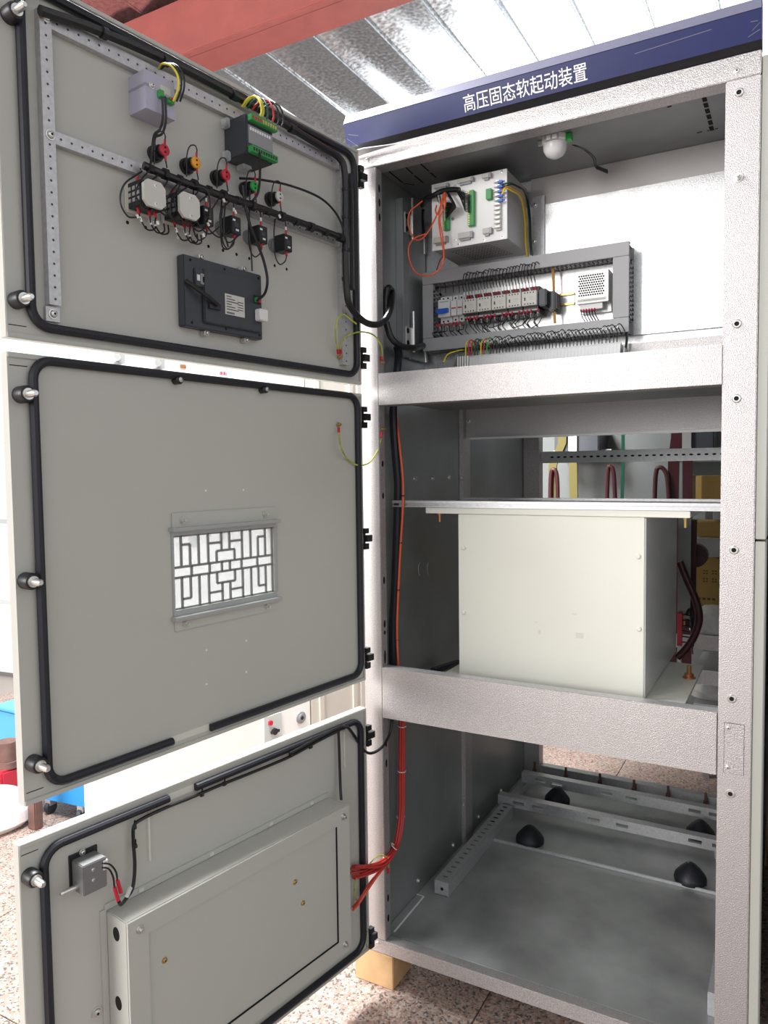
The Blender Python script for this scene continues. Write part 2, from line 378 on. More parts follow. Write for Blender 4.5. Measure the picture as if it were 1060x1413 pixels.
# left wall details
ch = part('mid_upright', (0.0302, 0.046, 0.625, 0.690, 0.04, 2.27), GALV)
mb = MB()
for u, v in ((637, 660), (640, 1110)):
    q = KX(u, v, .046); screw_mb(mb, .046, q.y, q.z, .006, .003, CHR, (1, 0, 0))
mb.build('screw', ch)
mb = MB()
for u, v in ((572.5, 661), (597, 660), (619.5, 659), (625, 1166), (577, 1215), (691, 1091), (660, 1127)):
    q = KX(u, v, .03); screw_mb(mb, .03, q.y, q.z, .007, .008, CHR, (1, 0, 0))
mb.build('wall_screw', lw)
mb = MB()
for u, v in ((581, 785), (593, 784)):
    q = KX(u, v, .0306); pts = [Vector((.0306, q.y+.018*math.cos(a), q.z+.022*math.sin(a))) for a in [math.radians(110+i*14) for i in range(11)]]
    mb.mk().tube(pts, .0013, STRIP, 6, raw=True)
mb.build('knockout_rim', lw)
# folding hinge frame of the mounting plate, upper left
hf = MB().box(0.0302, 0.052, 0.165, 0.205, 1.74, 2.20, WALL).box(0.051, 0.0535, 0.1645, 0.168, 1.735, 2.2, CHR).box(0.045, 0.0475, 0.2145, 0.218, 1.735, 2.19, CHR).box(0.0302, 0.045, 0.215, 0.335, 1.74, 2.19, WALL).build('hinge_frame', cab, bevel=0.001)
for z in (2.135, 1.80):
    mb = MB(); mb.box(0.052, 0.0545, 0.182, 0.222, z-.030, z+.030, CHR); mb.cyl((0.056, .224, z-.042), (0.056, .224, z+.08), .005, CHR)
    mb.cyl((.0545, .19, z+.018), (.0555, .19, z+.018), .008, HOLE); mb.cyl((.0545, .19, z-.018), (.0555, .19, z-.018), .008, HOLE)
    mb.cyl((0.047, .325, z-.06), (0.047, .325, z+.03), .006, CHR); mb.build('hinge', hf)
# rear frame
part('rear_post', (0.031, 0.10, 1.33, 1.39, 0.046, 2.27), GALV); part('rear_post', (0.93, 0.969, 1.33, 1.39, 0.046, 2.27), GALV)
rs = MB().box(0.1005, 0.9295, 1.345, 1.349, 0.046, 0.085, STRIP).box(0.1005, 0.9295, 1.349, 1.385, 0.081, 0.085, STRIP).build('rear_sill', cab, bevel=0.0008)
for u, v in ((738, 1062), (781, 1066), (828, 1075), (875, 1084), (922, 1093), (974, 1102)):
    q = K(u, v, 1.33); mb = MB(); mb.lathe((q.x, 1.33, .085), (0, 0, 1), [(-.045, .009), (-.012, .009), (-.012, .005), (.02, .005)], RUST, 10); mb.build('bolt', rs)
part('rear_strut', (0.1005, 0.9295, 1.36, 1.364, 1.425, 1.475), STRIP)
mb = MB()
for i in range(28): mb.prism([(0.15+i*.028+.008*math.cos(a), 1.45+.004*math.sin(a)) for a in [k*math.pi/4 for k in range(8)]], 1.3592, 1.36, HOLE, 'y')
mb.build('strut_holes', cab)
# mid beam (deep), its lower lip
bmid = MB().box(0.0465, XR+.03, 0.650, 0.655, 1.514, 1.68, GALV).box(0.075, XR+.03, 0.62, 0.649, 1.510, 1.5135, STRIP).box(0.075, XR+.03, 0.617, 0.620, 1.505, 1.5135, WPL).build('mid_beam', cab, bevel=0.0008)
mb = MB(); q = K(647, 581, .65); screw_mb(mb, q.x, .65, q.z, .007, .005); mb.build('screw', bmid)
# upper compartment back
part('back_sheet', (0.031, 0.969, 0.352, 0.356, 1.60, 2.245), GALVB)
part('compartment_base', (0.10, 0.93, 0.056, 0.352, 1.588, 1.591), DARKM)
mp = part('mounting_plate', (0.032, 0.94, 0.340, 0.344, 1.766, 2.165), GALVB, 0.0008)
part('top_flange', (0.385, 0.969, 0.343, 0.3515, 2.165, 2.2449), mat('shade_galv', (0.45, 0.43, 0.42), 0.4, 0.5), 0.0008)  # flange with the header's shade put into a darker galvanised colour
vf = part('plate_flange', (0.392, 0.428, 0.334, 0.340, 2.004, 2.19), STRIP, 0.0008)
mb = MB()
for u, v in ((738.5, 283), (737, 333.5)): q = K(u, v, .334); screw_mb(mb, q.x, .334, q.z, .006, .005)
mb.build('screw', vf)
lf = MB().box(0.10, 0.93, 0.30, 0.345, 1.735, 1.738, STRIP).box(0.10, 0.93, 0.298, 0.301, 1.70, 1.738, GALV).build('lower_ledge', cab, bevel=0.0008)
# shelf bars (channel) and lower struts
sh = MB().box(0.046, 0.968, 0.098, 0.102, 1.2952, 1.3135, STRIP).box(0.046, 0.968, 0.092, 0.098, 1.306, 1.3138, STRIP).box(0.046, 0.968, 0.092, 0.098, 1.2952, 1.299, STRIP).box(0.046, .968, .102, .155, 1.3105, 1.3135, STRIP).build('shelf_channel', cab, bevel=0.0006)
part('shelf_channel', (0.046, 0.968, 0.60, 0.64, 1.2955, 1.303), STRIP)
def cstrut(name, x0, x1, y, z0, h, lab=None):
    hs = []; L = x1-x0
    for t in (0.10, 0.19, 0.44, 0.56, 0.85, 0.94): hs.append((x0+t*L-.022, x0+t*L+.022, z0+h*.34, z0+h*.66))
    mb = plate_holes(MB(), x0, x1, z0, z0+h, y, y+.003, hs, STRIP)
    mb.box(x0, x1, y+.003, y+.034, z0+h-.003, z0+h, STRIP).box(x0, x1, y+.003, y+.034, z0, z0+.003, STRIP)
    return mb.build(name, cab)
cstrut('floor_strut', 0.062, 0.915, 0.915, 0.076, 0.040); cstrut('floor_strut', 0.085, 0.88, 1.135, 0.088, 0.040)
for x in (0.07, 0.85): part('strut_foot', (x, x+.03, 0.919, 1.17, 0.046, 0.0755), STRIP)
# left depth-wise angle with slots
mb = MB(); mb.box(0.078, 0.128, 0.288, 0.905, 0.083, 0.086, STRIP).box(0.125, 0.128, 0.288, 0.905, 0.040, 0.083, STRIP).box(.078, .0805, .29, .905, .040, .083, STRIP).box(.0805, .125, .288, .291, .042, .083, STRIP)
ang = mb.build('slotted_angle', cab, bevel=0.0006)
mb = MB()
for i in range(18): mb.prism([(0.103+.010*math.cos(a), .32+i*.033+.0045*math.sin(a)) for a in [math.pi/8+k*math.pi/4 for k in range(8)]], 0.0861, 0.0866, DARKM if i < 13 else HOLE, 'z')
mb.cyl((.106, .2875, .062), (.106, .2868, .062), .005, HOLE); mb.build('slot', ang)
part('slotted_angle', (0.905, 0.9295, 0.12, 0.30, 0.040, 0.10), STRIP)
part('side_bracket', (0.875, 0.93, 0.86, 0.90, 0.13, 0.24), STRIP)
mb = MB()   # cut line of a cable opening in the floor
for (a, b) in (((541, 1270), (570, 1232)), ((544, 1286), (585, 1237)), ((570, 1232), (585, 1237))):
    P, Q = KZ(a[0], a[1], .0404), KZ(b[0], b[1], .0404); d = (Q-P).normalized(); e = Vector((-d.y, d.x, 0))*.003
    mb.mk().add([P-e, Q-e, Q+e, P+e], [(0, 1, 2, 3)], WHITE)
mb.build('cut_line', fl)
# cable grommets (black rubber cones)
for u, v, lb in ((730, 1163, 'black rubber cable cone left of centre on the cabinet floor'), (768, 1108, 'black rubber cone between the two slotted struts at far left'),
             (952, 1217, 'black rubber cable cone nearest the right post on cabinet floor'), (966, 1155, 'black rubber cone behind front slotted strut near right post')):
    q = KZ(u, v, .046)
    tag(MB().lathe((0, 0, 0), (0, 0, 1), [(0, .050), (.010, .051), (.020, .048), (.040, .032), (.052, .020), (.058, .012), (.061, .006), (.062, .001)], RUB, 28).build('rubber_grommet', loc=(q.x, q.y+.012, .0461)), lb, 'grommet')
# fascia
fz0, fz1, fz2 = 2.2825, 2.345, 2.372
fa = MB().prism([(-0.004, fz0), (-0.022, fz0+.008), (-0.042, fz1), (-0.028, fz2), (0.02, fz2+.004), (0.02, fz0)], -0.018, 1.001, BLUE, 'x')
fa = fa.build('fascia', cab, bevel=0.001)
mb = MB().prism([(-0.0427, fz1+.0005), (-0.0287, fz2+.0004), (-0.0275, fz2-.0005), (-.041, fz1)], -0.017, 1.0, GREYF, 'x'); mb.build('top_bevel', fa)
mb = MB().prism([(-0.0045, fz0-.0006), (-0.0232, fz0+.0085), (-0.0220, fz0+.009), (-.004, fz0+.0004)], -0.016, 1.0, BLK, 'x'); mb.build('bottom_edge', fa)
tc_ = bpy.data.curves.new('lettering', 'FONT'); tc_.body = '高压固态软起动装置'; tc_.extrude = 0.01; tc_.offset = 0.004
to = bpy.data.objects.new('tmp', tc_); COL.objects.link(to); bpy.context.view_layer.update()
tme = bpy.data.meshes.new_from_object(to); bpy.data.objects.remove(to)
xs = [v.co.x for v in tme.vertices]; ys = [v.co.y for v in tme.vertices]; ax0, ax1, ay0, ay1 = min(xs), max(xs), min(ys), max(ys)
tx0, tx1 = K(640, 145, -.032).x, K(810, 108, -.032).x
for v in tme.vertices:
    t = (v.co.y-ay0)/(ay1-ay0); zz = fz0+.016+t*.037
    yy = -0.022-0.020*((zz-(fz0+.008))/(fz1-fz0-.008)) - 0.0004 - (0.0004 if v.co.z > 0 else 0)
    v.co = Vector((tx0+(v.co.x-ax0)/(ax1-ax0)*(tx1-tx0), yy, zz))
tme.materials.clear(); tme.materials.append(WHITE)
o = bpy.data.objects.new('lettering', tme); COL.objects.link(o); o.parent = fa
mb = MB()
for a, b in (((876, 74), (982, 41)), ((1038, 40), (1049, 30)), ((1032, 48), (1049, 38)), ((1036, 30), (1046, 28)), ((480, 185), (493, 186)), ((477, 190), (490, 199))):
    P, Q = K(a[0], a[1], -.036), K(b[0], b[1], -.036)
    def onf(p, e): return Vector((p.x, -0.022-0.020*((p.z+e-(fz0+.008))/(fz1-fz0-.008))-.0006, p.z+e))
    mb.add([onf(P, -.0008), onf(Q, -.0008), onf(Q, .0008), onf(P, .0008)], [(0, 1, 2, 3)], GREYF)
mb.build('scratch', fa)
# outer side skin on the right with seam
rp = part('side_skin', (1.0008, 1.022, 0.004, 0.10, 0.0, 1.235), SKIN); part('side_skin', (1.0008, 1.022, 0.004, 0.10, 1.24, 2.27), SKIN)

# ------------------------------------------------------------------ doors
DZ = {1: (1.6353, 2.2609), 2: (0.8182, 1.6111), 3: (0.0382, 0.7395)}
TH = 0.022
def hinge_set(door, fr, vs):
    for u, v in vs:
        q = fr.I @ K(u, v, -0.012); x, z = q.x, q.z
        mb = MB(); mb.box(-.004, .004, -.006, .0025, z-.029, z+.027, BLK); mb.box(-.005, .012, -.012, .002, z-.030, z-.014, BLK); mb.box(-.002, .022, -.016, .002, z-.009, z+.009, BLK); mb.box(-.005, .012, -.012, .002, z+.014, z+.028, BLK)
        for dz in (-.022, .022): screw_mb(mb, -.012, 0, z+dz, .0045, .004)
        o = mb.build('hinge', door)
def stud(door, fr, u, v):
    q = fr.at(u, v, 0); mb = MB(); p = Vector((q.x, 0, q.z))
    mb.lathe(p, (0, -1, 0), [(0, .015), (.022, .015), (.026, .0125), (.026, .009)], BLK, 18)
    mb.lathe(p, (0, -1, 0), [(.024, .010), (.029, .010), (.029, .0065), (.048, .0065), (.053, .004)], CHR, 14)
    mb.build('stop_pin', door)
doors = {}
for i in (1, 2, 3):
    z0, z1 = DZ[i]; mb = MB()
    if i == 2:
        hx0, hx1, hz0, hz1 = -.634, -.343, 1.113, 1.270
        plate_holes(mb, -DW, 0, z0, z1, 0, TH, [(hx0, hx1, hz0, hz1)], DOORP)
        # slim folded rim keeps it one sheet
    else: mb.box(-DW, 0, 0, TH, z0, z1, DOORP)
    d = mb.build('door', cab, fr=D[i], bevel=0.0012 if i != 2 else 0); doors[i] = d
    gt = 1.602 if i == 2 else z1-.024
    gz0 = z0+.024
    P = rrect(-.924, -.024, gz0, gt, .035, -.007)
    if i == 1: MB().tube(P, .0085, RUB, 10, closed=True, raw=True).build('gasket', d)
    if i == 2:
        # gap in the lower run
        path = spline([], 1) if False else None
        Q = [p for p in P]
        k = max(range(len(Q)), key=lambda j: (Q[(j+1) % len(Q)]-Q[j]).length if Q[j].z < (gz0+.01) and Q[(j+1) % len(Q)].z < gz0+.01 else 0)
        a, b = Q[k], Q[(k+1) % len(Q)]   # runs from x small to x large at the bottom
        run = [Vector((-.553, -.007, gz0))]+[Q[(k+1+j) % len(Q)] for j in range(len(Q))]+[Vector((-.655, -.007, gz0))]
        MB().tube(run, .0085, RUB, 10, raw=True).build('gasket', d)
        MB().box(-.655, -.553, -.001, 0, gz0-.006, gz0+.008, CREAM).build('bare_strip', d)
    if i == 3:
        Q = rrect(-.924, -.030, gz0, gt, .035, -.007)
        k = next(j for j in range(len(Q)) if Q[j].z > gt-.001 and Q[(j+1) % len(Q)].x < Q[j].x-.1)
        run = [Vector((-.655, -.007, gt))]+[Q[(k+1+j) % len(Q)] for j in range(len(Q))]+[Vector((-.585, -.007, gt))]
        MB().tube(run, .0085, RUB, 10, raw=True).build('gasket', d)
        MB().box(-.655, -.585, -.001, 0, gt-.008, gt+.006, CREAM).build('bare_strip', d)
    # folded rims along head, foot and hinge edge
    for (a, b, c, e) in ((-DW, 0, z1-.009, z1), (-DW, 0, z0, z0+.009), (-.008, 0, z0+.009, z1-.009)):
        MB().box(a, b, -.0035, 0, c, e, DOORP).build('folded_rim', d, bevel=.001)
    # corner seams
    mb = MB()
    for z in (z0+.022, z1-.022): mb.mk().box(-DW+.004, -.930, -.0004, 0, z-.0007, z+.0007, HOLE)
    mb.build('corner_seam', d)
hinge_set(doors[1], D[1], [(500, 252), (502, 497)]); hinge_set(doors[2], D[2], [(503, 577), (505, 741), (507, 902)]); hinge_set(doors[3], D[3], [(509, 1007), (512, 1280)])
for i, u, v in ((1, 12, 22), (1, 22, 415), (2, 28, 545), (2, 35, 801), (2, 45, 1052), (3, 40, 1208)): stud(doors[i], D[i], u, v)

# door 1 perforated strips (angle profile standing off the sheet)
def strip(door, x0, x1, z0, z1, n, vertical, pitch=.0205):
    mb = MB(); mb.box(x0, x1, -n, -n+.002, z0, z1, STRIP)
    if vertical: mb.box(x0, x0+.002, -n+.002, 0, z0, z1, STRIP)
    else: mb.box(x0, x1, -n+.002, 0, z0, z0+.002, STRIP)
    L = (z1-z0) if vertical else (x1-x0); k = int(L/pitch)
    for j in range(k):
        t = (j+.5)*pitch
        c = ((x0+x1)/2, z0+t) if vertical else (x0+t, (z0+z1)/2)
        mb.lathe((c[0], -n, c[1]), (0, -1, 0), [(0, .0022), (.0004, .0022)], DGRY, 8)
    return mb.build('bracket_strip', door)
strip(doors[1], -.895, -.873, 1.70, 2.205, .016, True)
strip(doors[1], -.872, -.095, 2.178, 2.203, .014, False)
strip(doors[1], -.872, -.095, 1.982, 2.004, .014, False)
strip(doors[1], -.092, -.062, 1.68, 2.20, .014, True)
mb = MB()
for x, z in ((-.883, 2.192), (-.883, 1.993), (-.078, 2.19), (-.078, 1.99)): screw_mb(mb, x, -.016, z, .007, .007)
mb.box(-.898, -.872, -.008, 0, 1.672, 1.698, STRIP); screw_mb(mb, -.885, -.008, 1.685, .007, .007)
mb.build('screw', doors[1])
mb = MB()
for u, v in ((175.9, 307), (201, 314), (267.5, 334), (287.7, 340), (307.7, 345.5), (326.4, 351), (344, 356.7), (379, 366.5), (395.6, 371.5)):
    q = D[1].at(u, v); mb.mk().lathe((q.x, 0, q.z), (0, -1, 0), [(0, .0036), (.0003, .0036)], HOLE, 10)
mb.build('spare_hole', doors[1])
mb = MB()
for u, v in ((223, 321), (245.6, 327.6)):
    q = D[1].at(u, v); mb.mk().lathe((q.x, 0, q.z), (0, -1, 0), [(0, .0036), (.0003, .0036)], WHITE, 10)
mb.build('see_through_hole', doors[1])
# door 2: window
WFM = mat('window_frame_grey', (.42, .43, .42), .2, .4)
wf = MB()
wf.box(-.640, -.337, -.0035, 0, 1.270, 1.283, WFM).box(-.640, -.337, -.0035, 0, 1.098, 1.113, WFM).box(-.640, -.634, -.003, 0, 1.113, 1.27, WFM).box(-.343, -.333, -.003, 0, 1.113, 1.27, WFM)
wf = wf.build('window_frame', doors[2], bevel=.0006)
for zt, zb, zc in ((1.318, 1.284, 1.302), (1.097, 1.070, 1.083)):
    mb = MB().box(-.637, -.342, -.0045, -.0005, zb, zt, DOORP); sg = 1 if zt > 1.2 else -1
    za = 1.284 if sg > 0 else 1.097
    mb.box(-.645, -.335, -.018, -.0005, za-.004, za+.004, WFM)
    for x in (-.612, -.375): mb.lathe((x, -.0045, zc), (0, -1, 0), [(0, .008), (.002, .008), (.002, .006), (.006, .006), (.006, .003), (.012, .003)], CHR, 12)
    mb.build('clamp_strip', doors[2], bevel=.0005)
# lattice
GL = mat('lattice_grey', (0.24, 0.25, 0.24), 0, 0.4)
mb = MB(); x0, x1, zt, zb = -.6335, -.3435, 1.2695, 1.1135
def LX(t): return x0+t*(x1-x0)
def LZ(t): return zt+t*(zb-zt)
bw = .0027
def vb(t, a, b): mb.box(LX(t)-bw, LX(t)+bw, .004, .007, LZ(b), LZ(a), GL)
def hb(t, a, b): mb.box(LX(a), LX(b), .004, .007, LZ(t)-bw, LZ(t)+bw, GL)
hb(.43, 0, 1); hb(.57, 0, 1); hb(.004, 0, 1); hb(.996, 0, 1); vb(.004, 0, 1); vb(.996, 0, 1)
for s_ in (0, 1):
    f = (lambda a, b: (a, b)) if s_ == 0 else (lambda a, b: (1-b, 1-a)); g = (lambda t: t) if s_ == 0 else (lambda t: 1-t)
    for t in (.08, .24, .33, .67, .76, .92): vb(t, *f(0, .43))
    for a, b, c in ((.16, .08, .16), (.84, .84, .92)): vb(a, *f(.13, .43)); hb(g(.13), b, c)
    for t in (.41, .59): vb(t, *f(.27, .43))
    hb(g(.27), .41, .59)
    for t in (.46, .54): vb(t, *f(0, .27))
    hb(g(.15), .33, .46); hb(g(.15), .54, .67)
for t in (.17, .34, .46, .54, .66, .83): vb(t, .43, .57)
mb.build('lattice', doors[2])
MB().box(x0, x1, .009, .0105, zb, zt, CLEAR).build('window_pane', doors[2])
mb = MB()
for u, v in ((284, 677), (336, 676), (285, 944), (340, 884), (340, 927), (280, 565), (333, 568), (285, 897)):
    q = D[2].at(u, v); mb.mk().lathe((q.x, 0, q.z), (0, -1, 0), [(0, .0026), (.0003, .0026)], WHITE if v > 600 else STRIP, 8)
mb.build('see_through_hole', doors[2])
for u, v in ((241, 525), (360, 538)):
    q = D[2].at(u, v); screw_mb(MB(), 0, 0, 0)
    mb = MB(); mb.lathe((q.x, -.001, q.z), (0, -1, 0), [(0, .009), (.016, .009), (.02, .006)], BLK, 12); screw_mb(mb, q.x, -.02, q.z, .004, .004); mb.build('buffer', doors[2])
# door 3: raised terminal housing
mb = MB(); bxl, bxr, bt, bb = -.801, -.160, .540, .155; N = .071
mb.box(bxl, bxr, -N, -.0005, bb, bt, DOORP)
hb3 = mb.build('wiring_housing', doors[3], bevel=.002)
MB().box(bxl+.045, bxr-.043, -N-.0022, -N+.001, .10+.045, bt-.042, DOORP).build('housing_cover', doors[3], bevel=.0008) if False else None
mb = MB()
ix0, ix1, iz0, iz1 = bxl+.045, bxr-.046, bb+.040, bt-.040
for b in ((bxl, bxr, iz1, bt), (bxl, bxr, bb, iz0), (bxl, ix0, iz0, iz1), (ix1, bxr, iz0, iz1)): mb.box(b[0], b[1], -N-.005, -N, b[2], b[3], DOORP)
mb.build('housing_rim', doors[3])
MB().box(ix1-.0016, ix1, -N-.0042, -N, iz0, iz1, HOLE).box(ix0, ix1, -N-.0042, -N, iz0, iz0+.0014, HOLE).build('recess_shadow', doors[3])  # dark strips painting the shadow along the recess edge, right and bottom
mb = MB()
mb.box(bxl-.014, bxl-.0005, -.003, 0, bb, bt+.004, DOORP); mb.box(bxl-.004, bxr, -.003, 0, bt+.0005, bt+.014, DOORP)
for t in (.12, .4, .68, .9): mb.box(bxl+t*(bxr-bxl)-.006, bxl+t*(bxr-bxl)+.006, -.006, 0, bt+.004, bt+.012, CREAM)
mb.build('housing_flange', doors[3], bevel=.0006)
for x, z in ((ix0-.02, iz1+.018), (ix1+.022, iz1+.018), (ix1+.022, iz0-.015)):
    mb = MB(); mb.lathe((x, -N-.004, z), (0, -1, 0), [(0, .009), (.002, .009), (.002, .007), (.006, .007), (.006, .0035), (.012, .0035)], CHR, 6); mb.build('bolt', doors[3])
mb = MB()
for u, v in ((227, 1325), (407, 1217), (418, 1246)): q = D[3].at(u, v, N); screw_mb(mb, q.x, -N, q.z, .005, .004, BRASS)
mb.build('brass_screw', doors[3])
mb = MB()
for z in (.505, .365, .225):
    mb.mk().prism([(-.035+.011*math.cos(a), z+.014*math.sin(a)) for a in [k*math.pi/8 for k in range(16)]], bxl-.0006, bxl+.0002, HOLE, 'x')
mb.build('cable_hole', doors[3])
mb = MB(); q = D[3].at(133, 1397); screw_mb(mb, q.x, 0, q.z, .009, .007); mb.build('bolt', doors[3])
mb = MB().mk().box(-.704, -.700, -.006, 0, .60, .70, CREAM).mk().box(-.098, -.094, -.006, 0, .60, .70, CREAM); mb.build('rib', doors[3])
# top flap at the door head
q0 = K(549, 217, -.03)
MB().prism([(-.09, -.05), (0.05, -.052), (q0.x, -.03), (.03, -.02), (.0, -.012)], 2.262, 2.2645, STRIP, 'z').build('door_stay_flap', cab)

# ================================================================== DOOR 1 DEVICES
F1 = D[1]
def P1(u, v, n): return F1.at(u, v, n)
def W1(u, v, n): return F1.w(F1.at(u, v, n))
# transducer box
t = on_frame('transducer_box', 'lilac grey plastic signal box at top of the upper door', 'device', F1, (-.675, 0, 2.13))
b = MB().box(-.034, .034, -.052, 0, -.036, .036, LILAC).build('housing', t, bevel=.0004)
MB().box(-.0345, -.020, -.0525, -.0, .006, .011, mat('shade_lilac', (.30, .29, .36), 0, .5)).build('groove_shade', t)  # strip in darker lilac, the shade of a groove painted on
MB().box(.0, .024, -.0525, -.052, .006, .020, CRPL).build('label', t)
MB().box(-.008, .002, -.062, -.052, -.008, .006, GREEN).build('connector', t, bevel=.001)
MB().box(.010, .026, -.062, -.052, -.012, -.002, GREEN).box(.012, .026, -.064, -.062, -.007, -.001, RED).build('connector', t, bevel=.001)
for x, z in ((-.020, .010), (.037, -.004)):
    mb = MB(); screw_mb(mb, x, -.052 if x < 0 else -.01, z, .005, .006); mb.build('screw', t)
# panel meter
t = on_frame('panel_meter', 'black square panel meter with two green terminal strips, upper door', 'meter', F1, (-.430, 0, 2.125))
MB().box(-.040, .040, -.070, 0, -.042, .042, DGRY).build('housing', t, bevel=.002)
MB().box(-.034, .038, -.0712, -.070, -.018, .020, MGRY).build('rating_plate', t)
mb = MB()
for k in range(9): mb.box(-.030+k*.007, -.025+k*.007, -.0716, -.0712, .010, .016, WHITE)
mb.build('terminal_print', t)
for z0, z1, nm in ((.026, .040, 0), (-.040, -.026, 1)):
    c = MB().box(-.036, .042, -.084, -.070, z0, z1, GREEN).build('terminal_strip', t, bevel=.001)
    mb = MB()
    for k in range(10): mb.box(-.033+k*.0073, -.0285+k*.0073, -.0846, -.084, z0+.003, z1-.004, BLK if nm else (RED if k < 4 else BRASS))
    mb.build('screw_port', c)
for z in (.034, -.036):
    MB().box(-.052, -.040, -.022, -.004, z-.010, z+.010, CLEAR).build('mounting_clip', t, bevel=.002)
MB().box(-.012, .014, -.03, -.006, -.054, -.043, CLEAR).build('mounting_clip', t, bevel=.002)

# indicator lamps
def wire(name, pts, r, m, label, cat='wire', group=None, n=7, sub=6):
    o = MB().tube(pts, r, m, n, sub).build(name); return tag(o, label, cat, group)
def sub_wire(parent, pts, r, m, name='lead', fr=None, n=6, sub=6):
    I = Matrix.Translation(-parent.location) if parent.rotation_euler.z == 0 else (Matrix.Translation(parent.location) @ Matrix.Rotation(parent.rotation_euler.z, 4, 'Z')).inverted()
    return MB().tube([I @ Vector(p) for p in pts], r, m, n, sub).build(name, parent)
lamps = [(.655, RED, 'red'), (.577, AMB, 'amber'), (.497, RED, 'red'), (.414, LGRN, 'green'), (.335, CRPL, 'white')]
for i, (s_, m_, nm) in enumerate(lamps):
    lab = ['red-ended indicator lamp below the lilac signal box, leftmost in lamp row', 'amber-ended indicator lamp, second in the row of five', 'red-ended indicator lamp between the amber and the green one',
           'green-ended indicator lamp below the square panel meter', 'white-ended indicator lamp, last in the row nearest the hinge'][i]
    t = on_frame('indicator_lamp', lab, 'indicator lamp', F1, (-s_, 0, 2.038), 'indicator lamps on the upper door')
    MB().lathe((0, 0, 0), (0, -1, 0), [(0, .0165), (.008, .0165), (.008, .0135), (.022, .0135), (.022, .0105), (.031, .0105)], BLK, 20).build('lamp_body', t)
    MB().lathe((0, -.031, 0), (0, -1, 0), [(0, .0115), (.004, .0115), (.005, .010)], m_, 20).lathe((0, -.036, .0045), (0, -1, 0), [(0, .0022), (.0004, .0022)], HOLE, 8).lathe((0, -.036, -.0045), (0, -1, 0), [(0, .0022), (.0004, .0022)], HOLE, 8).build('lamp_cap', t)
    for sg in (1, -1):
        MB().tube([(0.001, -.034, sg*.009), (.002, -.034, sg*.021)], .0022, RED, 7).build('sleeve', t)
        MB().tube([(.002, -.034, sg*.021), (.003, -.034, sg*.027)] if sg > 0 else [(.002, -.034, -.021), (.006, -.032, -.032), (.008, -.028, -.043)], .0015, BLKW, 6).build('lead', t)
    MB().tube([(.003, -.034, .027), (-.002, -.034, .034), (-.012, -.030, .030), (-.017, -.026, .010), (-.016, -.022, -.03)], .0014, BLKW, 6).build('lead', t)
    MB().tube([(.0065, -.032, -.033), (.0075, -.03, -.041)], .0023, WPL, 6).build('wire_marker', t)

# rotary selector switches
for s_, lab in ((.700, 'selector switch block with cream octagonal cover, left one under the red lamp'), (.617, 'selector switch block with cream octagonal cover, right one nearer the push buttons')):
    t = on_frame('selector_switch', lab, 'switch', F1, (-s_, 0, 1.934), 'selector switches on the upper door')
    MB().box(-.028, .028, -.010, 0, -.028, .028, CRPL).build('mounting_flange', t, bevel=.003)
    MB().box(-.025, .025, -.052, -.010, -.024, .024, BLK).build('contact_block', t, bevel=.001)
    mb = MB()
    for c in range(3):
        for k in range(3): mb.box(-.0262, -.025, -.046+c*.013, -.038+c*.013, -.014+k*.011, -.007+k*.011, CHR)
    mb.build('terminal_screws', t)
    c_ = .010; h = .0250
    MB().prism([(-h+c_, -h), (h-c_, -h), (h, -h+c_), (h, h-c_), (h-c_, h), (-h+c_, h), (-h, h-c_), (-h, -h+c_)], -.060, -.053, CRPL, 'y').build('cover', t, bevel=.0003)
    mb = MB(); screw_mb(mb, .002, -.060, .016, .0035, .001); screw_mb(mb, .002, -.060, -.018, .0035, .001); mb.build('screw', t)
    for k, x in enumerate((-.018, .004, .014)):
        MB().tube([(x, -.030-.004*k, -.024), (x+.001, -.032-.004*k, -.036)], .0028, RED, 7).build('sleeve', t)
        MB().tube([(x+.001, -.032-.004*k, -.036), (x+.004, -.034, -.048), (x+.020, -.03, -.060), (x+.042, -.024, -.052), (x+.045, -.02, -.035)], .0016, BLKW, 6).build('lead', t)
        MB().tube([(x+.002, -.033, -.041), (x+.005, -.034, -.050)], .0025, WPL, 6).build('wire_marker', t)
    MB().tube([(-.018, -.03, .024), (-.018, -.032, .034)], .0028, RED, 7).build('sleeve', t)
# push button blocks
for s_, lab in ((.556, 'black push button block partly behind the right selector switch'), (.480, 'black push button block under the second red lamp, hanging lead below'),
             (.400, 'black push button block in the middle of the black row'), (.320, 'black push button block nearest the hinge, under end of the harness')):
    t = on_frame('push_button', lab, 'push button', F1, (-s_, 0, 1.934), 'push button blocks on the upper door')
    MB().lathe((-.006, 0, 0), (0, -1, 0), [(0, .0165), (.004, .0165), (.004, .0135), (.012, .0135)], mat('ring_grey', (.25, .27, .29), 0, .35), 20).build('fixing_ring', t)
    MB().box(-.014, .014, -.044, -.012, -.019, .019, BLK).build('contact_block', t, bevel=.0015)
    mb = MB(); mb.box(-.006, .006, -.0446, -.044, -.004, .006, DGRY); mb.box(-.010, -.003, -.0449, -.044, .008, .012, WPL); mb.box(-.002, .006, -.0449, -.044, -.012, -.008, WPL)
    mb.build('contact_print', t)
    for sg in (1, -1): MB().tube([(0, -.036, sg*.017), (0, -.038, sg*.029)], .0028, RED, 7).build('sleeve', t)
    MB().tube([(0, -.038, .029), (.001, -.036, .045), (.003, -.03, .06)], .0015, BLKW, 6).build('lead', t)
    MB().tube([(0, -.038, -.029), (-.004, -.036, -.042), (-.016, -.030, -.050), (-.026, -.026, -.030), (-.024, -.022, .02), (-.018, -.02, .055)], .0015, BLKW, 6).build('lead', t)
    MB().tube([(0, -.037, .030), (0.0003, -.0365, .038)], .0025, WPL, 6).build('wire_marker', t)

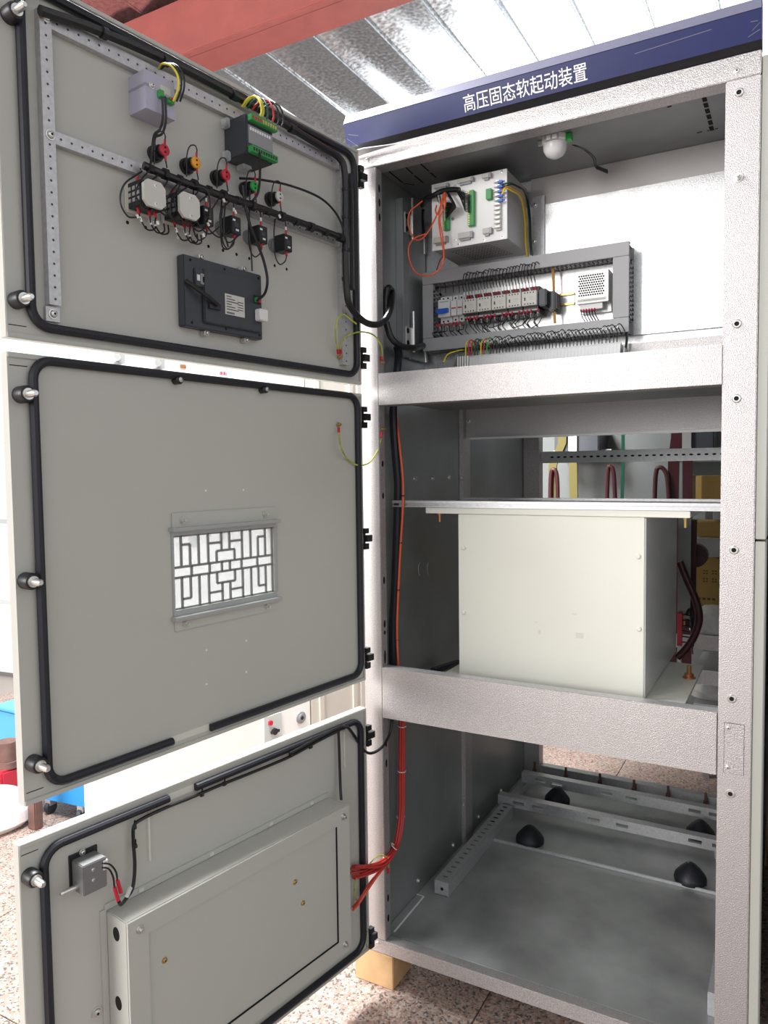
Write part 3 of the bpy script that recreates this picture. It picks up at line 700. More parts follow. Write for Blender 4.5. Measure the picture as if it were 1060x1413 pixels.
# operator panel back
t = on_frame('operator_panel', 'black rear housing of a touch panel screwed into the upper door', 'operator panel', F1, (-.497, 0, 1.777))
MB().box(-.110, .110, -.022, 0, -.073, .073, DGRY).build('housing', t, bevel=.002)
MB().box(-.064, .100, -.030, -.022, -.060, .052, DGRY).build('raised_cover', t, bevel=.002)
MB().box(-.085, -.040, -.027, -.022, .012, .050, DGRY).build('port_recess', t, bevel=.002)
MB().box(-.071, -.052, -.0285, -.027, .018, .040, MGRY).box(-.066, -.056, -.029, -.0285, .022, .034, HOLE).build('network_port', t)
MB().box(-.080, -.073, -.0285, -.027, .024, .036, WPL).build('service_port', t)
lb = MB().box(-.008, .048, -.0306, -.030, -.034, .010, CRPL).build('rating_label', t)
mb = MB()
for k in range(6): mb.box(-.004, .010+.02*((k*7) % 3)/2, -.0310, -.0306, .004-k*.0055, .0058-k*.0055, DGRY)
for k in range(4): mb.box(.028, .044, -.0310, -.0306, -.004-k*.0055, -.0025-k*.0055, DGRY)
for k in range(14): mb.box(-.004+k*.0016, -.0032+k*.0016, -.0310, -.0306, -.032, -.028, DGRY)
mb.build('label_print', lb)
MB().box(.076, .096, -.031, -.030, .002, .022, BLK).box(.078, .085, -.036, -.031, .006, .016, GREEN).box(.086, .094, -.036, -.031, .006, .016, RED).build('power_connector', t)
MB().box(.078, .104, -.048, -.030, -.036, -.010, WPL).build('serial_plug', t, bevel=.002)
mb = MB(); mb.tube([(-.108, -.026, .018), (-.070, -.040, -.006), (-.036, -.038, -.020)], .0048, BLK, 8); mb.box(-.055, -.025, -.036, -.030, -.03, -.018, BLK); mb.build('antenna', t)
for x, z in ((-.058, .078), (.062, .078), (-.048, -.079), (.066, -.079)):
    mb = MB(); mb.box(x-.006, x+.006, -.014, -.002, z-.005, z+.005, CHR); screw_mb(mb, x, -.014, z, .005, .008); mb.build('clamp_screw', t)
mb = MB()
for x, z in ((-.092, .064), (0, .064), (.1, .064), (-.092, -.064), (0, -.064), (.1, -.064)): mb.mk().lathe((x, -.022, z), (0, -1, 0), [(0, .003), (.0005, .003)], HOLE, 8)
mb.build('housing_screw', t)

# ---- harnesses on door 1
hn = wire('cable_harness', [W1(*p) for p in ((55, 14, .024), (140, 44, .024), (260, 98, .024), (360, 152, .024), (440, 200, .026), (468, 218, .03), (476, 240, .034), (477, 300, .034), (477, 360, .034), (479, 405, .04))]
          + [K(484, 424, -.14), K(500, 442, -.09), K(515, 448, -.05), K(529, 443.5, 0.0), K(539, 427, .03), KX(541.5, 404, .045), KX(536, 397, .045), KX(533, 412, .040), KX(533, 440, .045)], .0088, BLKW,
          'thick black cable bundle across door head and down the hinge side into cabinet', 'cable bundle', n=10)
I0 = lambda p: Vector(p)
MB().tube([W1(484, 240, .028), W1(485, 330, .028), W1(486, 400, .034)], .006, BLKW, 8).build('loose_cable', hn)
mb = MB()
for v in (262, 300, 345, 385): p = W1(477, v, .034); mb.mk().tube([p+Vector((0, 0, .004)), p-Vector((0, 0, .004))], .0102, BLK, 10)
for u, v in ((140, 44), (225, 82), (320, 130), (400, 176)): p = W1(u, v, .026); q = W1(u+7, v+3.5, .026); mb.mk().tube([p, q], .0112, BLK, 10)
mb.build('cable_tie', hn)
h2 = wire('cable_harness', [W1(*p) for p in ((198, 228, .03), (215, 236, .034), (250, 250, .036), (300, 268, .036), (350, 284, .036), (400, 302, .036), (440, 316, .036), (472, 328, .036))], .0080, BLKW,
          'lumpy black wire bundle running below the indicator lamps on the upper door', 'cable bundle', n=10)
mb = MB()
for k in range(14):
    t_ = k/13; p = W1(205+t_*262, 232+t_*95, .036); q = W1(205+t_*262+5, 232+t_*95+1.8, .036); mb.tube([p, q], .0092+.0022*(k % 2), BLK, 8)
mb.build('spiral_wrap', h2)
rnd = random.Random(3)
for k in range(9):   # loose loops round the switches
    u0 = 205+k*14; v0 = 236+k*5.2
    mb = MB(); mb.tube([W1(u0, v0, .04), W1(u0-8-rnd.random()*14, v0+14, .05), W1(u0-12-rnd.random()*10, v0+34, .05), W1(u0-2, v0+50+rnd.random()*8, .048), W1(u0+14, v0+46, .04)], .0016, BLKW, 6)
    mb.build('lead', h2)
for pts in ([(196, 236, .04), (172, 254, .05), (166, 278, .05), (176, 298, .05), (190, 300, .05)], [(250, 252, .04), (236, 280, .05), (236, 300, .05), (244, 308, .05)],
            [(307, 283, .035), (305, 315, .035), (307, 340, .035), (316, 343, .035), (324, 330, .035)], [(311, 280, .035), (309, 315, .035), (315, 341, .035)],
            [(345, 262, .03), (344, 320, .03), (347, 352, .03), (348, 374, .03)], [(260, 256, .04), (284, 262, .06), (290, 280, .06), (288, 300, .06), (284, 306, .05)]):
    MB().tube([W1(*p) for p in pts], .0018, BLKW, 6).build('lead', h2)
for u, v in ((308, 274), (324, 290), (286.5, 307), (385, 296), (217, 305), (280, 322), (189, 296)):
    p = W1(u, v, .052); q = W1(u+2, v+5, .052); MB().tube([p, q], .0026, WPL, 7).build('wire_marker', h2)
wire('signal_cable', [W1(*p) for p in ((331, 246, .03), (360, 248, .03), (400, 256, .03), (440, 272, .03), (462, 292, .03), (474, 316, .034), (478, 336, .036))], .0028, BLKW, 'single black cable arching from the green lamp to the hinge side', 'cable')
wire('serial_cable', [W1(*p) for p in ((335, 256, .04), (338, 280, .04), (345, 310, .04), (356, 338, .04), (364, 360, .04), (369, 385, .04), (366, 404, .045), (355, 415, .05))], .0032, BLKW, 'black cable looping down to grey serial plug on the operator panel', 'cable')
wire('meter_cable', [W1(*p) for p in ((358, 210, .085), (359, 232, .07), (357, 262, .05), (350, 276, .04), (340, 284, .04))], .0028, BLKW, 'black cable dropping from lower green strip of the panel meter', 'cable')
for pts, lab in (([(224, 133, .066), (225, 160, .062), (221, 178, .05), (213, 186, .045), (210, 205, .045), (208, 226, .036)], 'grey black cable hanging from left green plug of the lilac box'),
                 ([(228, 133, .066), (229, 165, .062), (224, 184, .05), (214, 190, .045), (213, 208, .045)], 'second thin cable hanging beside the first under the lilac box')):
    wire('box_cable', [W1(*p) for p in pts], .0024, BLKW, lab, 'cable')
for k, (m_, dx, lab) in enumerate(((YEL, 0, 'yellow wire arching over the lilac signal box'), (BLKW, 4, 'inner black wire arching over the lilac signal box'), (BLKW, 8, 'outer black wire arching over the lilac signal box'))):
    wire('arched_wire', [W1(*p) for p in ((219+dx*.4, 95, .024), (224+dx, 88, .045), (236+dx, 91, .06), (245+dx, 104, .07), (246+dx, 122, .072), (239+dx*1.2, 140, .066))], .0021, m_, lab, 'wire')
for k, (m_, dx, nm) in enumerate(((YEL, 0, 'yellow'), (YGRN, 3, 'green yellow'), (DGRN, 9, 'green'), (REDW, 17, 'red'), (BLKW, 24, 'black'), (BLKW, 30, 'outermost black'))):
    wire('arched_wire', [W1(*p) for p in ((334+dx*.8, 147+dx*.3, .03), (342+dx*.9, 136+dx*.3, .045), (352+dx, 133+dx*.35, .06), (359+dx, 141+dx*.4, .075), (361+dx, 153+dx*.45, .08), (359+dx, 160+dx*.5, .078))], .0022, m_, nm+' wire arching into the upper green strip of the panel meter', 'wire')
# earth wires
def lug(mb, p, a): mb.lathe(p, a, [(0, .006), (.002, .006), (.002, .0042), (.007, .0042), (.007, .002), (.011, .002)], BRASS, 10)
q = W1(467, 490, 0)
e1 = wire('earth_wire', [W1(466, 482, .02), W1(463, 460, .03), W1(466, 440, .035), W1(474, 434, .036), W1(484, 441, .045), W1(492, 447, .05)], .0021, YGRN, 'yellow green earth wire rising from the door bolt to the black bundle', 'wire')
e2 = wire('earth_wire', [W1(470, 482, .02), W1(472, 470, .03), K(485, 461, -.12), K(500, 458, -.07), K(515, 462, -.03), K(525, 474, .0), KX(527.5, 485, .06), KX(527, 492, .06)], .0021, YGRN, 'yellow green earth wire bridging upper door to the left post', 'wire')
mb = MB(); mb.tube([W1(466, 482, .02), W1(466.5, 488, .014)], .0035, RED, 7); mb.tube([W1(470, 482, .02), W1(470, 488, .014)], .0035, RED, 7); lug(mb, W1(468, 493, .004), F1.M.to_3x3() @ Vector((0, -1, 0))); mb.build('ring_lug', e1)
mb = MB(); mb.tube([KX(527, 492, .062), KX(526.5, 497, .062)], .0035, RED, 7); lug(mb, KX(526.5, 500, .059), (1, 0, 0)); mb.build('ring_lug', e2)
F2 = D[2]
def W2(u, v, n): return F2.w(F2.at(u, v, n))
e3 = wire('earth_wire', [W2(467.5, 596, .015), W2(470, 615, .03), K(480, 634, -.12), K(495, 642, -.08), K(510, 638, -.04), K(521, 622, .0), KX(526, 605, .06)], .0021, YGRN, 'yellow green earth wire hanging between middle door and left post', 'wire')
mb = MB(); mb.tube([W2(467.5, 590, .012), W2(467.5, 597, .015)], .0035, RED, 7); lug(mb, W2(467, 586, .004), F2.M.to_3x3() @ Vector((0, -1, 0))); mb.tube([KX(526, 603, .062), KX(526.5, 597, .062)], .0035, RED, 7); lug(mb, KX(527, 592, .059), (1, 0, 0)); mb.build('ring_lug', e3)

# ================================================================== DOOR 3 DEVICES
F3 = D[3]
def W3(u, v, n): return F3.w(F3.at(u, v, n))
t = on_frame('door_lock', 'grey electromagnetic lock box with steel bolt on the lower door', 'lock', F3, (-.848, 0, .645))
MB().box(-.026, .031, -.004, 0, -.030, .036, BLK).build('back_plate', t)
MB().box(-.022, .026, -.045, -.004, -.030, .028, mat('lock_grey', (.22, .22, .22), .3, .45)).build('housing', t, bevel=.0015)
MB().cyl((-.022, -.024, -.016), (-.052, -.024, -.016), .005, CHR).lathe((-.052, -.024, -.016), (-1, 0, 0), [(0, .005), (.004, .003)], CHR, 12).build('lock_bolt', t)
MB().box(.018, .0275, -.047, -.030, .004, .022, WPL).build('terminal', t)
mb = MB(); screw_mb(mb, -.002, -.045, .014, .003, .002); screw_mb(mb, -.002, -.045, -.006, .003, .002); screw_mb(mb, 0, -.004, .034, .005, .006); mb.build('screw', t)
def lead(pts, m, r, name): MB().tube([F3.at(*p)-Vector((-.848, 0, .645)) for p in pts], r, m, 6).build(name, t)
lead([(141, 1191, .045), (152, 1193, .05), (160, 1203, .05), (162, 1214, .05)], BLKW, .0018, 'lead'); lead([(141, 1197, .045), (150, 1199, .05), (156, 1210, .05), (158, 1225, .05)], BLKW, .0018, 'lead')
lead([(162, 1214, .05), (167, 1232, .05)], RED, .0036, 'sleeve'); lead([(158, 1224, .05), (163, 1243, .05)], RED, .0036, 'sleeve')
h3 = wire('cable_harness', [W3(*p) for p in ((164, 1244, .05), (167, 1248, .045), (174, 1240, .03), (183, 1225, .02), (186, 1195, .016), (184, 1160, .014), (185, 1140, .014), (196, 1130, .014), (230, 1114, .014), (265, 1100, .014), (300, 1085, .014), (350, 1065, .014), (400, 1044, .014), (440, 1022, .014), (466, 1009, .014))], .0036, BLKW, 'black cable clipped along the head of the lower door to the lock', 'cable', n=8)
for u, v in ((184, 1142), (185, 1168), (277, 1097), (308, 1082), (400, 1043), (427, 1031)):
    p = W3(u, v, .014); q = W3(u+3, v-1.2, .014); MB().tube([p, q], .0052, BLK, 8).box(q.x-.001, q.x+.001, q.y-.003, q.y, q.z, q.z+.014, BLK).build('cable_tie', h3)
mb = MB().tube([W3(180, 1225, .025), W3(175, 1237, .035)], .0042, WPL, 7); mb.build('wire_marker', h3)
wire('branch_cable', [W3(*p) for p in ((467, 1006, .014), (468, 1030, .014), (469, 1062, .014), (470, 1090, .02), (471, 1104, .03))], .0038, BLKW, 'black cable dropping into the top of the lower door housing', 'cable', n=8)
wire('door_loop_cable', [W3(*p) for p in ((400, 1040, .022), (440, 1018, .022), (470, 1003, .022), (480, 1004, .03))]+[K(492, 1020, -.1), K(503, 1036, -.06), K(514, 1039, -.03), K(528, 1030, .0), KX(538, 1012, .06), KX(541, 995, .06), KX(543, 960, .05)], .0042, BLKW, 'black cable looping from lower door head across the left post', 'cable', n=8)

# ================================================================== UPPER COMPARTMENT DEVICES
# wiring duct frame
YB, YF = 0.34, 0.270
def duct(label, x0, x1, z0, z1, teeth):
    t = thing('wiring_duct', label, 'cable duct', ((x0+x1)/2, YB, z0), 0, 'grey slotted ducts on the mounting plate')
    cx, cz = (x0+x1)/2, z0
    MB().box(x0-cx, x1-cx, YF-YB-.002, YF-YB+.004, 0, z1-cz, GRYPL).build('duct_cover', t, bevel=.001)
    MB().box(x0-cx+.001, x1-cx-.001, -.003, -.0005, .001, z1-cz-.001, GRYPL).build('duct_base', t)
    for side in teeth:
        mb = MB(); p = .0125; L = (x1-x0) if side in 'bt' else (z1-z0); n = int(L/p)
        for i in range(n):
            a = i*p
            if side == 'b': mb.box(x0-cx+a, x0-cx+a+.0075, YF-YB+.004, -.003, .001, .0025, GRYPL)
            if side == 't': mb.box(x0-cx+a, x0-cx+a+.0075, YF-YB+.004, -.003, z1-cz-.0025, z1-cz-.001, GRYPL)
            if side == 'r': mb.box(x1-cx-.0025, x1-cx-.001, YF-YB+.004, -.003, a, a+.0075, GRYPL)
            if side == 'l': mb.box(x0-cx+.001, x0-cx+.0025, YF-YB+.004, -.003, a, a+.0075, GRYPL)
        if side == 'b': mb.box(x0-cx, x1-cx, YF-YB+.004, YF-YB+.018, .001, .0026, GRYPL).box(x0-cx, x1-cx, -.022, -.003, .001, .0026, GRYPL)
        if side == 't': mb.box(x0-cx, x1-cx, YF-YB+.004, YF-YB+.018, z1-cz-.0026, z1-cz-.001, GRYPL)
        if side == 'r': mb.box(x1-cx-.0026, x1-cx-.001, YF-YB+.004, YF-YB+.018, 0, z1-cz, GRYPL).box(x1-cx-.0026, x1-cx-.001, -.022, -.003, 0, z1-cz, GRYPL)
        if side == 'l': mb.box(x0-cx+.001, x0-cx+.0026, YF-YB+.004, YF-YB+.018, 0, z1-cz, GRYPL)
        mb.build('duct_fingers', t)
    return t
duct('top grey slotted duct above the relays', .066, .6785, 1.9665, 2.0035, 'bt')
duct('bottom grey slotted duct under the relays and fuses', .066, .6785, 1.765, 1.8035, 'bt')
duct('left vertical grey slotted duct beside the blue breaker', .066, .1005, 1.8045, 1.9655, 'r')
duct('right vertical grey slotted duct beside the power supply', .636, .6785, 1.8045, 1.9655, 'rl')

# DIN rail
YD = .333
t = thing('din_rail', 'yellowish steel mounting rail carrying the breaker and relays', 'mounting rail', (.12, YD, 1.885))
MB().box(0, .395, -.003, .0065, -.017, -.011, BRASS).box(0, .395, -.003, .0065, .011, .017, BRASS).box(0, .395, .004, .0065, -.012, .012, STRIP).build('rail_profile', t)
YC = .262
def kx(u, v, y=YC): return K(u, v, y)
# breaker
a = kx(604.5, 414.5); b_ = kx(620.5, 436.5)
t = thing('circuit_breaker', 'white miniature circuit breaker with blue toggle at left of the rail', 'circuit breaker', ((a.x+b_.x)/2, YD, 1.885))
w = (b_.x-a.x)/2; z0, z1 = b_.z-1.885, a.z-1.885
MB().box(-w, w, -.052, -.004, -.040, .040, WPL).box(-w, w, YC-YD, -.052, z0, z1, WPL).build('body', t, bevel=.001)
MB().box(-w-.003, w-.002, YC-YD-.010, YC-YD, z0+.012, z0+.024, BLUEL).box(-w+.003, w-.008, YC-YD-.014, YC-YD-.010, z0+.008, z0+.018, BLUEL).build('toggle', t, bevel=.001)
MB().box(-w+.004, w-.004, YC-YD-.0005, YC-YD, z1-.008, z1-.005, GRYPL).build('printing', t)
mb = MB()
for x in (-.009, 0.006): mb.lathe((x, -.052, .034), (0, -1, 0), [(0, .003), (.0005, .003)], HOLE, 8); mb.lathe((x, -.052, -.034), (0, -1, 0), [(0, .003), (.0005, .003)], HOLE, 8)
mb.build('terminal_screws', t)
# fuse holders
for k, (u0, u1, lab) in enumerate(((621.5, 629.3, 'white fuse holder with red window next to the blue breaker'), (630, 637.5, 'white fuse holder with red window against the first relay'))):
    a = kx(u0, 413-k*1.2); b_ = kx(u1, 434-k*1.2); cx = (a.x+b_.x)/2; w = abs(b_.x-a.x)/2
    t = thing('fuse_holder', lab, 'fuse holder', (cx, YD, 1.885), 0, 'fuse holders on the rail')
    MB().box(-w, w, -.052, -.004, -.040, .040, WPL).box(-w, w, YC-YD+.004, -.052, -.022, .022, WPL).build('body', t, bevel=.001)
    MB().box(-w+.002, w-.002, YC-YD+.0035, YC-YD+.004, -.002, .002, RED).build('window', t)
    MB().lathe((0, -.052, .032), (0, -1, 0), [(0, .003), (.0005, .003)], HOLE, 8).lathe((0, -.052, -.032), (0, -1, 0), [(0, .003), (.0005, .003)], HOLE, 8).build('terminal_screws', t)
# relays / contactors
rx0 = kx(638, 420, .25).x; rx1 = kx(741, 406, .25).x; pitch = (rx1-rx0)/5
names5 = ['first relay from the fuses, light front with eight terminal holes', 'second relay from the fuses, in the row of five', 'middle relay in the row of five', 'fourth relay from the fuses, single red sleeve hanging under its edge', 'last relay of the row, dark side block towards the orange wires']
zc = K(690, 416.5, .25).z
for k in range(5):
    t = thing('control_relay', names5[k], 'relay', (rx0+pitch*(k+.5), YD, zc), 0, 'relays on the mounting rail'); w = pitch/2-.0012
    MB().box(-w, w, -.066, -.004, -.026, .026, BLK).box(-w, w, -.052, -.004, -.040, -.026, BLK).box(-w, w, -.052, -.004, .026, .038, BLK).build('body', t, bevel=.001)
    MB().box(-w, w, -.083, -.066, -.020, .020, CRPL).build('front_block', t, bevel=.001)
    mb = MB()
    for x in (-.0125, -.004, .004, .0125):
        for z in (.0155, -.0155): mb.lathe((x, -.083, z), (0, -1, 0), [(0, .0019), (.0003, .0019)], HOLE, 8)
    mb.box(-.0145, -.0105, -.0836, -.083, -.006, .003, BLK); mb.box(0, .012, -.0833, -.083, .002, .0028, GRYPL); mb.box(.002, .010, -.0833, -.083, -.004, -.0034, GRYPL)
    mb.build('terminal_holes', t)
    MB().box(-w, w, -.070, -.052, -.033, -.028, GRYPL).build('terminal_shelf', t)
t = thing('auxiliary_contact', 'black side contact block at the right end of the relay row', 'contact block', (rx1+.012, YD, zc))
MB().box(-.010, .012, -.074, -.004, -.024, .024, DGRY).box(.012, .030, -.050, -.004, -.036, .020, BLK).build('body', t, bevel=.003)
MB().box(.0305, .034, -.045, -.012, -.030, .014, BLK).build('end_cover', t, bevel=.001)
# wires over and under the relays
rnd = random.Random(11)
hw = thing('relay_wiring', 'black wires with red and white sleeves fanning from duct to relay tops', 'wiring', (.4, YC, 1.96))
def rel(o, pts): return [Vector(p)-o.location for p in pts]
hl = thing('relay_wiring', 'black wires with red sleeves looping below the relays and fuses', 'wiring', (.4, YC, 1.83))
for k in range(24):
    x = rx0+.004+(rx1-rx0-.01)*k/23; z = zc+.024
    MB().tube(rel(hw, [(x, .268, z), (x-.001, .262, z+.010)]), .0021, RED if k % 3 else WPL, 6).build('sleeve', hw)
    MB().tube(rel(hw, [(x-.001, .262, z+.010), (x-.0015, .259, z+.020)]), .0020, WPL, 6).build('wire_marker', hw)
    zt = 1.972+rnd.random()*.006
    MB().tube(rel(hw, [(x-.0015, .259, z+.020), (x-.004, .254, (z+zt)/2+.008), (x-.001+rnd.random()*.006, .250, zt), (x+.006, .262, zt+.003), (x+.008, .285, zt-.004)]), .0014, BLKW, 6, 4).build('lead', hw)
for u in (606, 613, 624, 632):
    a = K(u+2, 404, .28); MB().tube(rel(hw, [a, a+Vector((-.001, 0, .02)), a+Vector((-.006, -.004, .045)), a+Vector((-.02, .01, .055))]), .0013, BLKW, 6).build('lead', hw)
for k in range(30):
    x = .118+(rx1-.118)*k/29+rnd.uniform(-.002, .002); z = zc-.030-(.010 if x < rx0 else 0)
    if k % 5 != 3: MB().tube(rel(hl, [(x, .262, z), (x+.001, .258, z-.011)]), .0024, RED, 6).build('sleeve', hl)
    if k % 2: MB().tube(rel(hl, [(x+.001, .258, z-.011), (x+.002, .258, z-.022)]), .0022, WPL, 6).build('wire_marker', hl)
    e = 1.806+rnd.random()*.004; dx = rnd.uniform(-.014, .014)
    MB().tube(rel(hl, [(x+.001, .258, z-.011), (x+.004, .250, z-.026), (x+dx, .252, e+.006), (x+dx*1.2, .27, e), (x+dx, .29, e-.004)]), .0013, BLKW, 6, 4).build('lead', hl)
for u0, u1 in ((668, 702), (702, 730), (728, 748)):
    a = K(u0, 446, .255); b_ = K(u1, 438, .255); c_ = (a+b_)/2+Vector((0, -.006, -.018))
    MB().tube(rel(hl, [a, (a+c_)/2+Vector((0, 0, -.008)), c_, (b_+c_)/2+Vector((0, 0, -.006)), b_]), .0014, BLKW, 6).build('lead', hl)
# orange vertical bundle
wire('orange_wire_bundle', [K(763, 368, .300), K(764, 390, .300), K(764.5, 420, .300), K(766, 446, .300)], .0040, mat('wire_amber', (.55, .28, .05), 0, .4), 'orange brown wires tied vertically between relays and power supply', 'wire bundle')
# power supply
a = K(795.5, 378.5, .285); b_ = K(837.6, 415, .285)
t = thing('power_supply', 'silver perforated switching power supply at the right of the plate', 'power supply', ((a.x+b_.x)/2, YB, b_.z)); w = (b_.x-a.x)/2; h = a.z-b_.z
sil = mat('psu_aluminium', (.66, .66, .65), .4, .4)
MB().box(-w, w+.004, -.055, -.0005, 0.0, h+.004, sil).box(-w+.004, w+.004, -.018, -.0005, -.022, 0.001, sil).build('case', t, bevel=.001)
mb = MB(); nx, nz = 11, 9
for i in range(nx):
    for j in range(nz):
        x = -w+.008+(2*w-.014)*(i+.5*(j % 2))/nx; z = h*.24+(h*.72)*j/nz
        mb.lathe((x, -.055, z+.002), (0, -1, 0), [(0, .0027), (.0003, .0027)], HOLE, 6)
mb.build('vent_holes', t)
MB().box(-w+.004, w-.002, -.0556, -.055, .004, .012, CRPL).box(-w+.02, w-.006, -.0559, -.0556, .007, .0085, GRYPL).build('label', t)
MB().box(-w+.006, w-.014, -.045, -.018, -.016, .0, WPL).build('terminal_block', t, bevel=.001)
for k in range(6):
    x = -w+.010+k*.0075
    MB().tube([(x, -.044, -.014), (x+.001, -.046, -.021)], .0026, RED, 6).build('sleeve', t)
    MB().tube([(x+.001, -.046, -.021), (x+.003, -.044, -.032), (x+.007, -.036, -.042), (x+.010, -.03, -.050)], .0016, BLKW, 6).build('lead', t)
# drop cable under duct right end
wire('drop_cable', [K(863, 452, .285), K(865, 465, .285), K(864, 478, .28), K(862, 492, .28)], .0035, BLKW, 'short black cable dropping from right end of the bottom duct', 'cable')

# control box
cz0, cz1, cx0, cx1, cyf = 2.029, 2.216, .152, .377, .160
t = thing('control_unit', 'white box of the control unit with green plugs and grey latches', 'control unit', (cx0, YB, cz0))
ow, oh, od = cx1-cx0, cz1-cz0, cyf-YB
SIDE = mat('unit_side_aluminium', (.50, .50, .50), .5, .4)
FACE = mat('unit_face_white', (.90, .90, .89), 0, .35)
MB().box(.002, ow-.0005, od+.003, -.0005, 0.001, oh-.001, SIDE).build('case', t, bevel=.001)
MB().box(-.001, ow, od, od+.003, 0, oh, FACE).build('front_plate', t, bevel=.0006)
mb = MB()
for i in range(14):
    for j in range(10): mb.box(.04+i*.009+j*.003, .046+i*.009+j*.003, od+.03+j*.013, od+.032+j*.013, .0004, .0011, HOLE)
mb.build('vent_slots', t)
def KC(x, y): u = 580+x/6.625; v = 220+y/6.625; p = K(u, v, cyf); return p.x-cx0, p.z-cz0
for (a, b, c, d_) in ((133, 250, 262, 275), (350, 195, 488, 228), (572, 143, 650, 183), (133, 725, 255, 775), (355, 683, 480, 735), (580, 640, 655, 690)):
    x0_, z1_ = KC(a, b); x1_, _ = KC(c, b); _, z0_ = KC(a, d_)
    l_ = MB().box(x0_, x1_, od-.010, od, z0_, z1_, CRPL).build('latch', t, bevel=.001)
    MB().box(x1_-.004, x1_+.003, od-.012, od, z0_-.002, z1_-.001, MGRY).box(x0_+.006, x1_-.006, od-.006, od-.0002, z0_-.006, z0_, MGRY).build('latch_hook', l_)
for (a, b, c, d_, n) in ((225, 425, 275, 660, 14), (450, 300, 505, 622, 16)):
    x0_, z1_ = KC(a, b); x1_, _ = KC(c, b); _, z0_ = KC(a, d_)
    g_ = MB().box(x0_, x1_, od-.014, od, z0_, z1_, GREEN).build('green_plug', t, bevel=.001)
    mb = MB()
    for k in range(n): zz = z0_+(z1_-z0_)*(k+.5)/n; mb.box(x0_-.0006, x0_, od-.012, od-.004, zz-.0016, zz+.0016, DGRN); mb.box(x0_+.002, x0_+.005, od-.0146, od-.014, zz-.0014, zz+.0014, BRASS)
    mb.build('plug_ports', g_)
x0_, z1_ = KC(615, 285); x1_, z0_ = KC(665, 370)
MB().box(x0_, x1_, od-.014, od, z0_, z1_, GREEN).build('green_plug', t, bevel=.001)
x0_, z1_ = KC(690, 205); x1_, z0_ = KC(745, 650)
bs = MB().box(x0_+.003, x1_, od-.008, od, z0_, z1_, CRPL).build('barrier_strip', t)
mb = MB()
for k in range(11):
    zz = z0_+(z1_-z0_)*(k+.5)/11; mb.box(x0_-.001, x1_+.001, od-.014, od-.008, zz-.0012, zz+.0012, CRPL); mb.box(x0_+.003, x1_-.002, od-.011, od-.008, zz+.002, zz+.006, STRIP)
mb.build('barrier_ribs', bs)
for k in range(5):
    zz = z1_-.008-k*.0125; MB().box(x1_-.006, x1_+.008, od-.017, od-.010, zz-.003, zz+.003, BLUEL).tube([(x1_+.008, od-.014, zz), (x1_+.014, od-.014, zz)], .002, BLUEL, 6).build('blue_lug', t)
mb = MB()
for a, b in ((745, 112), (750, 710), (320, 243), (322, 738), (583, 737), (352, 775)): x_, z_ = KC(a, b); screw_mb(mb, x_, od, z_, .003, .002)
x_, z_ = KC(300, 545); mb.lathe((x_, od, z_), (0, -1, 0), [(0, .004), (.004, .004)], MGRY, 12)
mb.build('screw', t)
def WC(x, y, dy=0.0): return K(580+x/6.625, 220+y/6.625, cyf-.02-dy)
cb = thing('control_wiring', 'tangle of black wires entering the left green plugs of control unit', 'wiring', (.19, .12, 2.15))
rnd = random.Random(5)
MB().tube(rel(cb, [K(583, 283, .22), K(588, 274, .16), WC(120, 330), WC(200, 290), WC(300, 275), WC(360, 280)]), .0075, BLKW, 9).build('bundle', cb)
MB().tube(rel(cb, [K(584, 290, .22), K(584, 305, .26), K(585, 325, .29)]), .005, BLKW, 8).build('bundle', cb)
for k in range(13):
    y_ = 320+k*13
    MB().tube(rel(cb, [WC(330, 285, .004), WC(385+rnd.uniform(-15, 15), 300+k*6, .012), WC(410, y_-8, .010), WC(455, y_, 0)]), .0014, BLKW, 6, 4).build('lead', cb)
for k in range(7):
    MB().tube(rel(cb, [WC(250, 300, .004), WC(270+k*8, 350+k*12, .014), WC(300, 400+k*10, .012), WC(240, 400+k*22, 0)]), .0018 if k % 2 else .003, BLKW, 6, 4).build('lead', cb)
for k in range(6):
    MB().tube(rel(cb, [WC(150+k*15, 330, .006), WC(170+k*10, 390+k*15, .014), WC(225, 450+k*22, 0)]), .0013, CRPL if k % 2 else BLKW, 6, 4).build('lead', cb)
for lab, pts in (('upper orange fibre loop hanging left of the control unit', [WC(225, 290), WC(200, 360, .01), WC(165, 480, .02), WC(60, 680, .02), WC(-25, 738, .02), WC(-75, 690, .02), WC(-110, 580, .02), WC(-95, 480, .02), WC(-30, 420, .01), WC(20, 380)]),
                 ('lower orange fibre loop hanging below the control unit', [WC(228, 292), WC(190, 430, .015), WC(170, 560, .02), WC(190, 720, .025), WC(215, 880, .03), WC(190, 985, .03), WC(100, 1060, .03), WC(-30, 1040, .03), WC(-95, 930, .03), WC(-105, 800, .03), WC(-50, 720, .025), WC(50, 680, .02)]),
                 ('inner orange fibre lead dropping behind the top duct', [WC(222, 292), WC(230, 420, .016), WC(180, 540, .02), WC(205, 700, .02), WC(215, 860, .0), K(607, 360, .22), K(603, 372, .29)]),
                 ('short orange fibre lead in front of the left green plug', [WC(232, 294), WC(215, 380, .012), WC(165, 500, .015), WC(140, 470, .01), WC(150, 420, .004)])):
    wire('fibre_lead', pts, .0021, ORNG, lab, 'fibre lead', n=7)
rc = [WC(820, 215), WC(880, 240, -.02), K(722, 262, .20), K(727, 275, .25), K(730, 300, .30), K(731, 330, .305), K(733, 352, .31)]
